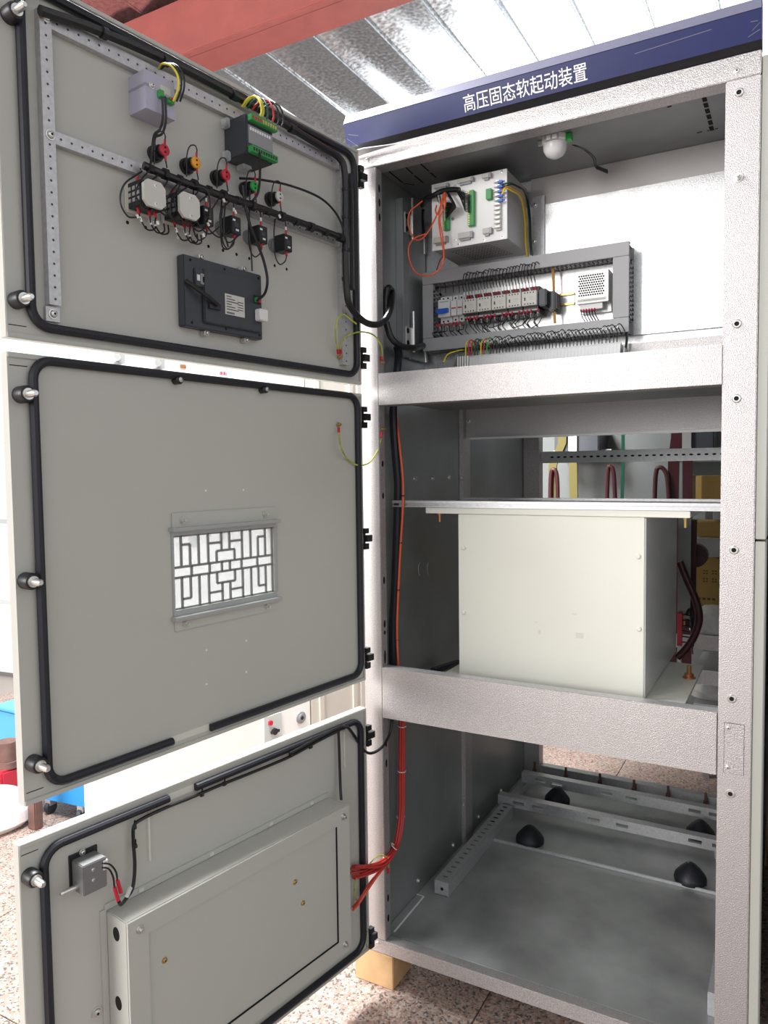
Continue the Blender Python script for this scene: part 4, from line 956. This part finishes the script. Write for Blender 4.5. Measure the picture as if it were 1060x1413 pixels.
for k, (m_, nm) in enumerate(((DGRN, 'dark green'), (BLKW, 'black'), (mat('wire_amber', (.55, .28, .05), 0, .4), 'orange brown'), (YEL, 'yellow'))):
    off = Vector((-.004*k if k != 1 else .004, 0, -.004*k))
    wire('mains_lead', [WC(745, 230+k*30, -.0)]+[p+off for p in rc], .0022, m_, nm+' lead curving from the barrier strip down behind the control unit', 'wire')

# terminal strip on tilted rail
t = thing('terminal_strip', 'long grey terminal strip above the upper cross rail', 'terminal strip', (.20, .20, 1.684))
MB().box(0.03, .475, .0, .045, 0, .004, STRIP).build('mounting_rail', t)
TBK = mat('terminal_grey', (.56, .56, .56), 0, .45)
tmesh = None
for k in range(46):
    if tmesh is None:
        mb = MB(); mb.prism([(0.0, .004), (.042, .004), (.046, .030), (.034, .040), (.022, .036), (.012, .046), (.002, .040), (-.004, .020)], 0, .0089, TBK, 'x')
        o = mb.build('terminal_block', t); tmesh = o.data
    else: o = bpy.data.objects.new('terminal_block', tmesh); COL.objects.link(o); o.parent = t
    o.location = (.048+k*.0092, 0, 0)
for k in range(5): MB().box(.012+k*.0075, .0155+k*.0075, -.006, .046, .004, .044, WPL).build('earth_terminal', t)
MB().prism([(-.01, 0), (.05, 0), (.046, .052), (.036, .058), (.012, .03)], -.012, -.004, STRIP, 'x').build('end_bracket', t)
MB().prism([(0, 0), (.045, 0), (.045, .03), (.01, .03)], .476, .481, GRYPL, 'x').build('end_stop', t)
tw = thing('terminal_wiring', 'row of thin wires dropping from the bottom duct into terminal strip', 'wiring', (.44, .22, 1.75))
rnd = random.Random(21)
cols = [YEL, RED, REDW, DGRN, DGRN, YEL, REDW, LGRN]
for k in range(46):
    x = .225+k*.0096; m_ = cols[k] if k < 8 else BLKW; zt = 1.768+rnd.random()*.008
    bb_ = 1.722
    MB().tube(rel(tw, [(x, .225, bb_), (x+rnd.uniform(-.001, .001), .225, 1.745), (x-.001, .232, zt), (x+.005, .238, zt+.006), (x+.010, .252, zt-.002), (x+.011, .276, zt-.012)]), .0014 if k > 7 else .0019, m_, 6, 4).build('lead', tw)
    if k > 5: MB().tube(rel(tw, [(x-.0005, .229, zt-.006), (x, .233, zt+.001)]), .0017, WPL, 6).build('wire_marker', tw)
wire('earth_jumper', [K(612, 500, .18), K(618, 489, .2), K(632, 484, .22), K(640, 483, .24)], .002, YEL, 'yellow jumper wire at left end of the terminal strip', 'wire')
# compartment lamp
q = KZ(766, 190, 2.245)
t = thing('cabinet_lamp', 'round white sensor lamp under the cabinet ceiling', 'lamp', (q.x, q.y, 2.2451))
MB().lathe((0, 0, 0), (0, 0, -1), [(0, .033), (.012, .033), (.014, .030), (.022, .030)], WPL, 28).build('base', t)
MB().lathe((0, 0, -.022), (0, 0, -1), [(0, .030), (.010, .029), (.022, .022), (.029, .010), (.031, .001)], mat('opal_dome', (.72, .72, .72), 0, .3), 28).build('dome', t)
MB().box(-.018, .018, -.0345, -.030, -.018, -.004, GRYPL).box(-.012, -.002, -.035, -.0344, -.016, -.006, WHITE).box(.003, .014, -.035, -.0344, -.016, -.006, WHITE).build('sensor_window', t)
MB().box(.030, .044, -.012, .008, -.016, -.002, LGRN).build('terminal', t); MB().box(-.044, -.032, -.004, .004, -.012, -.002, CHR).build('mounting_tab', t)
def relt(pts): return [Vector(p)-t.location for p in pts]
for dx in (0, 3): MB().tube(relt([KZ(790+dx, 200, 2.23), K(806+dx, 207, .14), K(818+dx, 218, .15), K(822+dx*.6, 231, .16), K(832, 233, .165)]), .0014, BLKW, 6).build('lead', t)
mb = MB()
for k in range(8):
    c_ = K(824+k*2.0, 231+k*.8, .16)-t.location; mb.tube([c_+Vector((.0, .004*math.cos(a), .0045*math.sin(a))) for a in [i*math.pi/4 for i in range(8)]], .0014, BLKW, 5, closed=True, raw=True)
mb.build('wire_coil', t)

# ================================================================== MIDDLE COMPARTMENT
t = thing('transformer_enclosure', 'large cream box hanging under the shelf channels in the middle bay', 'enclosure', (.502, .1, .82))
MB().box(-.250, .250, .0, .55, 0.0, .457, CREAM).build('housing', t, bevel=.0015)
MB().box(-.349, .355, -.004, .56, .458, .4745, CREAM).build('top_flange', t, bevel=.0012)
MB().box(.2503, .2525, .004, .545, .002, .455, mat('polished_side', (.72, .73, .72), .0, .15, .04, 6)).build('side_panel', t)
MB().box(-.30, .345, .01, .42, -.010, -.0008, CREAM).build('base_board', t)
mb = MB()
for u, v in ((640, 756), (640, 845), (881, 768), (882, 868)): p = K(u, v, .1)-t.location; mb.mk().lathe((p.x, 0, p.z), (0, -1, 0), [(0, .0065), (.002, .0065), (.004, .004)], CREAM, 14)
mb.build('button_rivet', t)
for u, v in ((609, 712), (947, 716)):
    p = K(u, v, .14)-t.location; MB().lathe((p.x, .03, .458), (0, 0, -1), [(0, .007), (.006, .007), (.006, .0038), (.026, .0038)], COPP if u < 700 else BRASS, 10).build('bolt', t)
p = K(946, 945, .35)-t.location; MB().lathe((.325, .26, 0), (0, 0, 1), [(-.001, .017), (.003, .017), (.003, .012), (.012, .012), (.012, .006), (.034, .006)], COPP, 12).build('bolt', t)
mb = MB()
ghost = mat('ghost_mark', (.62, .61, .53), 0, .5)
for x, z, w, h in ((-.03, .27, .006, .003), (.08, .24, .02, .014), (-.02, .24, .006, .012), (.07, .30, .012, .004)): mb.box(x, x+w, -.0006, -.0001, z-.10, z-.10+h, ghost)
mb.build('smudge', t)
tag(MB().tube([K(598, 926, .34), K(612, 921, .4), K(632, 915, .5)], .012, RUB, 10).build('black_conduit'), 'short black conduit lying at lower left behind the cream box', 'conduit')
tag(MB().tube([(.10, .12, .78), (.1, .2, .79)], .001, RUB, 6).build('x'), 'x', 'x') if False else None

# vertical cables along the left post
v1 = wire('riser_cable', [KX(548, 478, .05), KX(550, 490, .05), KX(548, 514, .06), K(543, 560, .105), K(544, 600, .105), K(547, 640, .105), K(549, 670, .105), K(548, 720, .105), K(546, 790, .10), K(543, 860, .10), K(543, 925, .10)], .0115, RUB, 'thick black cable bundle running down beside the left post', 'cable bundle', n=10)
wire('harness_tail', [K(533, 445, .06), K(540, 466, .07), K(553, 477, .10), K(570, 480, .16), K(584, 477, .24)], .0095, BLKW, 'black cable bundle curving under the hinge frame to the bottom duct', 'cable bundle', n=10)
fr_ = wire('fibre_riser', [K(547, 570, .13), K(551, 610, .10), K(556, 660, .09), K(556, 700, .085), K(553, 750, .085), K(550, 810, .085), K(548, 870, .085), K(550, 925, .085)], .0032, ORNG, 'orange cable running down beside the black riser', 'cable', n=7)
mb = MB()
for u, v in ((556, 684), (553, 749), (550, 814), (548, 883)): p = K(u, v, .086); mb.mk().tube([p+Vector((0, 0, .002)), p-Vector((0, 0, .002))], .0045, BLK, 8)
mb.build('cable_tie', fr_)

# red cable bundle lower
rb = thing('red_cable_bundle', 'bundle of red cables with white ties curving into the lower door housing', 'cable bundle', (.1, .1, .5))
rnd = random.Random(9)
for k in range(8):
    a = k*2*math.pi/7; o1 = Vector((math.cos(a), 0, math.sin(a)))*(.0075 if k < 7 else 0); o2 = Vector((math.cos(a), math.sin(a), 0))*(.0075 if k < 7 else 0)
    f = (k-3.5)
    MB().tube(rel(rb, [K(555, 980, .12)+o2, K(555, 1000, .12)+o2, K(554.5, 1060, .12)+o2, K(554, 1120, .11)+o2, K(549, 1158, .08)+o2, K(538, 1182, .02)+o1, K(524, 1194, -.04)+o1*1.2, K(506, 1200+f*1.2, -.09)+o1, K(487, 1203+f*2.4, -.13)+o1]), .0036, REDW, 7).build('red_cable', rb)
for k in range(2):
    MB().tube(rel(rb, [K(536, 1190, .0), K(522, 1204+k*3, -.04), K(508, 1222+k*5, -.09), K(497, 1240+k*4, -.12), K(487, 1252+k*4, -.13)]), .0034, ORNG if k else REDW, 7).build('red_cable', rb)
for u, v, y, dirv in ((555, 1002, .12, 0), (554.5, 1064, .12, 0), (553, 1127, .11, 0), (544, 1168, .05, 1), (531, 1189, -.01, 2)):
    p = K(u, v, y)-rb.location; ax = [Vector((0, 0, 1)), Vector((.6, .4, .7)).normalized(), Vector((.9, .5, .3)).normalized()][dirv]
    a = ax.orthogonal().normalized(); b = ax.cross(a)
    MB().tube([p+(a*math.cos(i*math.pi/6)+b*math.sin(i*math.pi/6))*.0118 for i in range(12)], .0015, WPL, 6, closed=True, raw=True).build('white_tie', rb)
e4 = wire('earth_wire', [K(510, 1192, -.08), K(521, 1181, -.05), K(532, 1182, -.02), K(536, 1190, .03), KX(536, 1198, .062)], .0019, YGRN, 'green yellow earth wire behind the red cables at the left post', 'wire')
MB().tube([KX(536, 1198, .062), KX(536, 1205, .062)], .0034, RED, 7).build('ring_lug', e4)
wire('earth_wire', [K(492, 1242, -.12), K(489, 1226, -.13), K(492, 1212, -.13)], .0019, YGRN, 'green yellow wire tail below the red cable bundle', 'wire')

# ================================================================== THINGS SEEN THROUGH THE BACK
t = thing('rear_switchgear', 'pale grey switchgear unit behind the open back of cabinet', 'cabinet', (0.3, 2.15, GZ))
MB().box(-.75, 1.2, 0, .5, 0, 2.4, mat('rear_grey_shaded', (.15,.16,.155), 0, .5)).build('body', t, bevel=.003)  # pale grey painted darker in place of shade on this unit
MB().box(-.7, 1.15, -.004, -.0005, .10, 1.30, mat('rear_grey_shaded', (.15,.16,.155), 0, .5)).build('lower_panel', t, bevel=.002)
def rearK(u, v, y=1.95): return K(u, v, y)
for (u0, u1, lab) in ((765, 826, 'black support insulator above the yellow busbars behind the cabinet'), (926, 985, 'black support insulator above the dark red busbars behind the cabinet')):
    a = rearK(u0, 590); b = rearK(u1, 628)
    t = thing('insulator', lab, 'insulator', ((a.x+b.x)/2, 1.95, b.z), 0)
    w = (b.x-a.x)/2
    MB().box(-w, w, 0, .1995, 0, .16, DGRY).build('body', t, bevel=.004)
    MB().box(-w-.02, w+.05, .06, .064, -.03, .03, STRIP).build('bracket', t)
    mb = MB()
    for x in (-w+.03, w+.02): screw_mb(mb, x, .06, -.01, .010, .008)
    mb.build('bolt', t)
def strap(name, px, w, th, m, lab, y=1.943):
    P = [K(u, v, y) for u, v in px]; mb = MB(); P.append(Vector((P[-1].x, y, .45 if y > 1.5 else .83)))
    for a, b in zip(P, P[1:]):
        mb.hexa([(b.x-w/2, y-th/2, b.z), (b.x+w/2, y-th/2, b.z), (b.x+w/2, y+th/2, b.z), (b.x-w/2, y+th/2, b.z), (a.x-w/2, y-th/2, a.z), (a.x+w/2, y-th/2, a.z), (a.x+w/2, y+th/2, a.z), (a.x-w/2, y+th/2, a.z)], m)
    return tag(mb.build(name), lab, 'busbar')
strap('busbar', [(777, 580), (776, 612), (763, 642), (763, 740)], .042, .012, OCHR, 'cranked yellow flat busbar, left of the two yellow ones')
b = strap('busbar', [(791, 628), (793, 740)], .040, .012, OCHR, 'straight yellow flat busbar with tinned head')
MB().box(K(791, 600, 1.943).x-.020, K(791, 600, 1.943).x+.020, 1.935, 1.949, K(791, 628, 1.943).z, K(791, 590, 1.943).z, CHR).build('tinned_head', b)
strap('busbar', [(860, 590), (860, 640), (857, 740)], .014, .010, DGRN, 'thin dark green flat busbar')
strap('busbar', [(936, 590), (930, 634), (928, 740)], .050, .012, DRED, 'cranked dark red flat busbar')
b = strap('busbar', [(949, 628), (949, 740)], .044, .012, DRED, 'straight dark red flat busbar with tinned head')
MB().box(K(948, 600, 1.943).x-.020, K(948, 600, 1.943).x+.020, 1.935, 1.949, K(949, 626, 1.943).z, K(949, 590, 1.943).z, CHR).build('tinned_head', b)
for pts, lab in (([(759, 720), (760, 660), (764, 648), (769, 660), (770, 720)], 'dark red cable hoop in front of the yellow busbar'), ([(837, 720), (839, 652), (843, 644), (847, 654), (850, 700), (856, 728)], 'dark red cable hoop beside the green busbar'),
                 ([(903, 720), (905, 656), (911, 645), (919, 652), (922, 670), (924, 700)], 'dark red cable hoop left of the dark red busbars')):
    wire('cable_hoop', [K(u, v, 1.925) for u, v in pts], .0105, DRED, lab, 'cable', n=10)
# rack column at the right with cable
t = thing('instrument_upright', 'dark steel upright with a long red terminal block behind the cream box', 'upright', (K(948, 800, .95).x, .95, .87))
zt_ = K(948, 715, .95).z
MB().box(-.03, -.006, 0, .03, 0, zt_-.87, DARKM).box(-.006, .012, .0, .004, .0, zt_-.87, DARKM).build('channel', t)
za, zb = K(941, 845, .95).z-.87, K(941, 890, .95).z-.87
MB().box(-.028, -.012, -.020, -.001, zb, za, RED).build('terminal_block', t, bevel=.001)
for k in range(6):
    zz = za-(za-zb)*(k+.3)/6; MB().tube([(-.012, -.012, zz), (.002, -.014, zz), (.018, -.012, zz-.006), (.022, -.010, zz-.04)], .0025, BLKW, 6).build('lead', t)
MB().tube([(.020, -.010, za-.01), (.022, -.01, zb), (.014, -.01, 0.03), (0, -.01, .015)], .005, BLKW, 7).build('bundle', t)
wire('curved_cable', [K(938, 775, .85), K(948, 800, .85), K(961, 830, .85), K(965, 855, .85), K(957, 880, .85), K(945, 897, .85), K(935, 907, .85)], .0125, DRED, 'thick dark red cable bowing right of the cream box', 'cable', n=12)
strap('busbar', [(955, 717), (954, 780)], .034, .012, DRED, 'short dark red busbar beside the dark steel upright', 1.0)
q = K(960, 766, 1.05)
tag(MB().cyl((q.x, 1.03, q.z), (q.x, 1.07, q.z), .042, DRED, n=28).build('insulator_disc'), 'round dark red insulator beside the upright', 'insulator')
# storage rack with cartons behind
RY = 1.62
t = thing('storage_rack', 'grey steel rack with cartons behind the right side of cabinet', 'rack', (.9, RY, GZ))
def rk(v, y=RY, u=975): return K(u, v, y).z-GZ
for v0, v1 in ((744, 768),): MB().box(-.2, .5, -.004, 0, rk(v1), rk(v0), MGRY).build('slotted_beam', t)
MB().box(-.2, .5, 0, .42, rk(877)-.012, rk(877), STRIP).box(-.4, .5, -.003, 0, rk(897), rk(878), GALV).build('shelf', t)
MB().box(-.2, .5, 0, .42, rk(925)-.012, rk(925), STRIP).box(-.4, .5, -.003, 0, rk(945), rk(926), GALV).build('shelf', t)
MB().box(-.2, .5, 0, .42, rk(972)-.012, rk(972), STRIP).build('shelf', t)

def carton(u0, v0, u1, v1, y, lab, zb=None, rz=0):
    a = K(u0, v0, y-.1); b = K(u1, v1, y-.1)
    if zb is not None: b.z = zb
    t = thing('carton', lab, 'box', ((a.x+b.x)/2, y+.1, b.z), rz); w = (b.x-a.x)/2
    MB().box(-w, w, -.1, .1, 0, a.z-b.z, CARD).build('body', t, bevel=.003); return t, w, a.z-b.z
rack_ = t
t, w, h = carton(940, 772, 1010, 876, 1.78, 'yellow brown carton with black printed emblem on the rack', rk(877)+GZ+.001)
mb = MB(); INK = mat('ink', (.06, .04, .02), 0, .7)
for i in range(6):
    for j in range(5):
        if (i*j+i) % 3: mb.box(-.035+i*.012, -.035+i*.012+.008, -.1006, -.1002, h-.06-j*.012, h-.06-j*.012+.005, INK)
for i in range(4): mb.box(-.045+i*.020, -.032+i*.020, -.1006, -.1002, h*.40, h*.40+.010, INK)
mb.build('printed_marks', t)
zs_ = K(975, 745, 1.64).z
MB().box(-.2, .5, 0, .40, zs_-GZ-.012, zs_-GZ-.001, STRIP).build('shelf', rack_)
carton(935, 722, 1010, 742, 1.78, 'plain carton behind the slotted rack beam', zs_)
zt_ = K(975, 694, 1.75).z
MB().box(-.2, .5, 0, .40, zt_-GZ-.012, zt_-GZ-.001, STRIP).build('shelf', rack_)
for x_ in (-.2, .47): MB().box(x_, x_+.03, .385, .415, 0, zt_-GZ-.012, MGRY).build('upright', rack_)
carton(953, 657, 990, 694, 1.86, 'small tilted yellow carton beside the dark red busbars', zt_, .35)
q = K(982, 868, 1.66)
tag(MB().lathe((0, 0, 0), (0, 0, 1), [(0, .10), (.03, .105), (.08, .085), (.11, .04), (.115, .002)], PLAST, 14).build('wrapped_parcel', loc=(q.x, 1.735, rk(877)+GZ+.001)), 'clear plastic wrapped parcel on the upper rack shelf', 'parcel')
tag(MB().lathe((0, 0, 0), (0, 0, 1), [(0, .10), (.03, .105), (.07, .08), (.09, .03), (.095, .002)], PLAST, 14).build('wrapped_parcel', loc=(q.x, 1.78, rk(972)+GZ+.001)), 'clear plastic wrapped parcel on the lowest rack shelf', 'parcel')

# right neighbour
t = thing('neighbour_cabinet', 'dark grey green cabinet standing right of the main one', 'cabinet', (1.5, .25, GZ))
MB().box(-.44, .5, 0, 1.2, 0, 2.45, mat('neighbour_paint', (.20, .22, .21), 0, .5)).build('body', t, bevel=.004)
MB().box(-.42, .48, -.006, -.0005, 1.42, 2.40, mat('neighbour_paint', (.20, .22, .21), 0, .5)).build('door_panel', t, bevel=.002)

# timber block under cabinet
tag(MB().box(-.045, .082, -.002, .115, GZ, -.0005, WOOD).build('timber_block', bevel=.002), 'pale pine block carrying the left front corner of the cabinet', 'wood block')
tag(MB().box(.90, 1.0, -.0, .115, GZ, -.0005, WOOD).build('timber_block', bevel=.002), 'pale pine block under right front corner of the cabinet', 'wood block')
for x, sd in ((0, 'left'), (.9, 'right')): tag(MB().box(x, x+.1, 1.25, 1.38, GZ, -.0005, WOOD).build('timber_block', bevel=.002), 'pine block under the rear '+sd+' corner of the cabinet', 'wood block')

# ================================================================== LEFT BACKGROUND
al = math.radians(12.4); FW = Frame(-1.35, .05, math.pi/2-al)       # x runs away along the row, viewer side towards +X
t = thing('white_switch_cabinet', 'tall white switch cabinet seen through the gaps between the grey doors', 'cabinet', FW.w((0, 0, GZ)), FW.ang)
MB().box(.075, 1.25, 0, .06, 0, 2.6, WCAB).build('body', t, bevel=.003)
MB().box(.10, 1.22, -.004, -.0005, .5, 1.85, WCAB).build('door_panel', t, bevel=.002)
def WL(u, v, n=0): p = FW.at(u, v, n); return Vector((p.x, p.y, p.z-GZ))
a = WL(363, 990); b = WL(388, 1016)
c = MB().box(a.x, b.x, -.008, -.0005, b.z, a.z, LGREY).build('control_plate', t)
cx_, cz_ = (a.x+b.x)/2, (a.z+b.z)/2
MB().lathe((cx_-.02, -.008, cz_+.028), (0, -1, 0), [(0, .012), (.01, .012)], RED, 14).build('red_button', c)
MB().lathe((cx_+.005, -.008, cz_-.02), (0, -1, 0), [(0, .016), (.012, .016)], BLK, 14).box(cx_-.02, cx_+.03, -.022, -.012, cz_-.026, cz_-.014, BLK).build('selector_knob', c)
a = WL(415, 990); MB().lathe((a.x, 0, a.z), (0, -1, 0), [(0, .03), (.006, .03), (.008, .02), (.012, .02)], MGRY, 20).lathe((a.x, -.012, a.z), (0, -1, 0), [(0, .010), (.001, .010)], BLK, 12).build('round_lock', t)
for u, v in ((156, 494), (212, 502)):
    a = WL(u, v); MB().box(a.x-.0, a.x+.035, -.03, -.0005, a.z-.02, a.z+.02, MGRY).lathe((a.x-.005, -.02, a.z), (0, -1, 0), [(0, .016), (.02, .016)], CHR, 14).build('lever_switch', t)
a = WL(248, 505); MB().box(a.x, a.x+.03, -.004, -.0005, a.z-.008, a.z+.008, COPP).build('small_tag', t)
a = WL(302, 514); b = WL(312, 516)
mb = MB()
for k in range(5): mb.box(a.x+k*.009, a.x+k*.009+.006, -.003, -.0005, a.z-.008, a.z+.006, RED if k % 2 else MGRY)
mb.build('warning_print', t)
mb = MB()
for i, (x, z, w, h) in enumerate(((.10, 1.18, .05, .20), (.19, 1.22, .025, .26), (.26, 1.20, .03, .22), (.33, 1.24, .02, .18))):
    mb.box(x+.45, x+.45+w, -.0046, -.0042, z, z+h, LGREY)
mb.build('notice_sheet', t)
t = thing('beige_cabinet', 'beige cabinet standing beyond the white cabinet row', 'cabinet', FW.w((1.26, 0.0, GZ)), FW.ang)
MB().box(0, .9, 0, .6, 0, 2.5, BEIGE).build('body', t, bevel=.003)
for x in (.05, .30, .36, .60): MB().box(x, x+.03, -.012, -.0005, .05, 2.3, BEIGE).build('vertical_rib', t)
MB().box(.06, .85, -.006, -.0005, 2.02, 2.12, CARD).build('carton_edge', t) if False else None
t = thing('green_display_case', 'green glazed window panel left of the white cabinet', 'window', (-2.6, 1.2, 1.6), .4)
MB().box(-.9, .9, 0, .04, 0, .7, WCAB).build('frame', t, bevel=.003); MB().box(-.85, .85, -.006, -.0005, .05, .65, GLAZE).build('pane', t)
MB().box(-.9, -.84, 0.0, .04, -1.7, -.001, WCAB).build('leg', t); MB().box(.84, .9, 0.0, .04, -1.7, -.001, WCAB).build('leg', t)
# blue machine, vice, sack at the left
t = thing('blue_machine', 'blue steel machine base on castors beyond the doors', 'machine', (-1.70, .27, GZ), 0.12)
MB().box(-.16, .16, 0, .26, .068, .30, MBLUE).build('body', t, bevel=.006)
MB().box(-.175, .175, -.01, .27, .30, .32, MBLUE).build('lid', t, bevel=.003)
for x in (-.10, .085):
    for y in (.025, .22): MB().cyl((x-.010, y, .028), (x+.010, y, .028), .028, DGRY, n=20).box(x-.016, x+.016, y-.016, y+.016, .04, .069, STRIP).build('castor', t)
t = thing('pipe_vice', 'red cast base holding a rusty steel cylinder at left edge', 'machine', (-2.20, .30, GZ))
MB().box(-.12, .075, -.03, .12, 0, .125, MRED).build('base', t, bevel=.01)
MB().lathe((.02, .04, .124), (0, 0, 1), [(0, .058), (.03, .058), (.03, .045), (.12, .045), (.122, .03)], RUST, 24).build('steel_cylinder', t)
MB().lathe((.045, -.03, .09), (0, -1, 0), [(0, .018), (.012, .018), (.012, .011), (.03, .011)], BRASS, 6).build('bolt', t)
t = thing('blue_bin', 'blue bin at left edge above the rusty cylinder', 'bin', (-2.45, .62, GZ))
MB().box(-.25, .05, 0, .3, 0, .245, mat('bin_blue', (.10, .42, .72), 0, .5)).build('body', t, bevel=.01)
MB().box(-.26, .06, -.01, .31, .245, .26, mat('bin_blue', (.10, .42, .72), 0, .5)).build('rim', t, bevel=.003)
t = thing('timber_post', 'dark timber post standing behind the lower door', 'timber', (-1.735, .16, GZ))
MB().box(-.025, .025, -.02, .02, 0, .20, RUST).build('post', t, bevel=.004)
mb = MB(); mb.lathe((0, 0, 0), (0, 0, 1), [(0, .17), (.03, .20), (.07, .19), (.11, .13), (.13, .05), (.132, .002)], SACK, 22)
o = mb.build('woven_sack', loc=(-1.97, .10, GZ)); tag(o, 'pale woven sack slumped on the floor at left edge', 'sack')
t = thing('white_partition', 'white partition board at far left edge behind the machines', 'partition', (-3.2, 1.7, GZ), .1)
MB().box(-1.6, .7, 0, .05, .03, 2.3, WCAB).build('board', t, bevel=.004)
for x in (-1.5, .6): MB().box(x, x+.06, -.15, .2, 0, .03, MGRY).build('foot', t)
for z in (.55, 1.15, 1.75): MB().box(-1.6, .7, -.012, -.0005, z, z+.03, LGREY).build('rail', t)
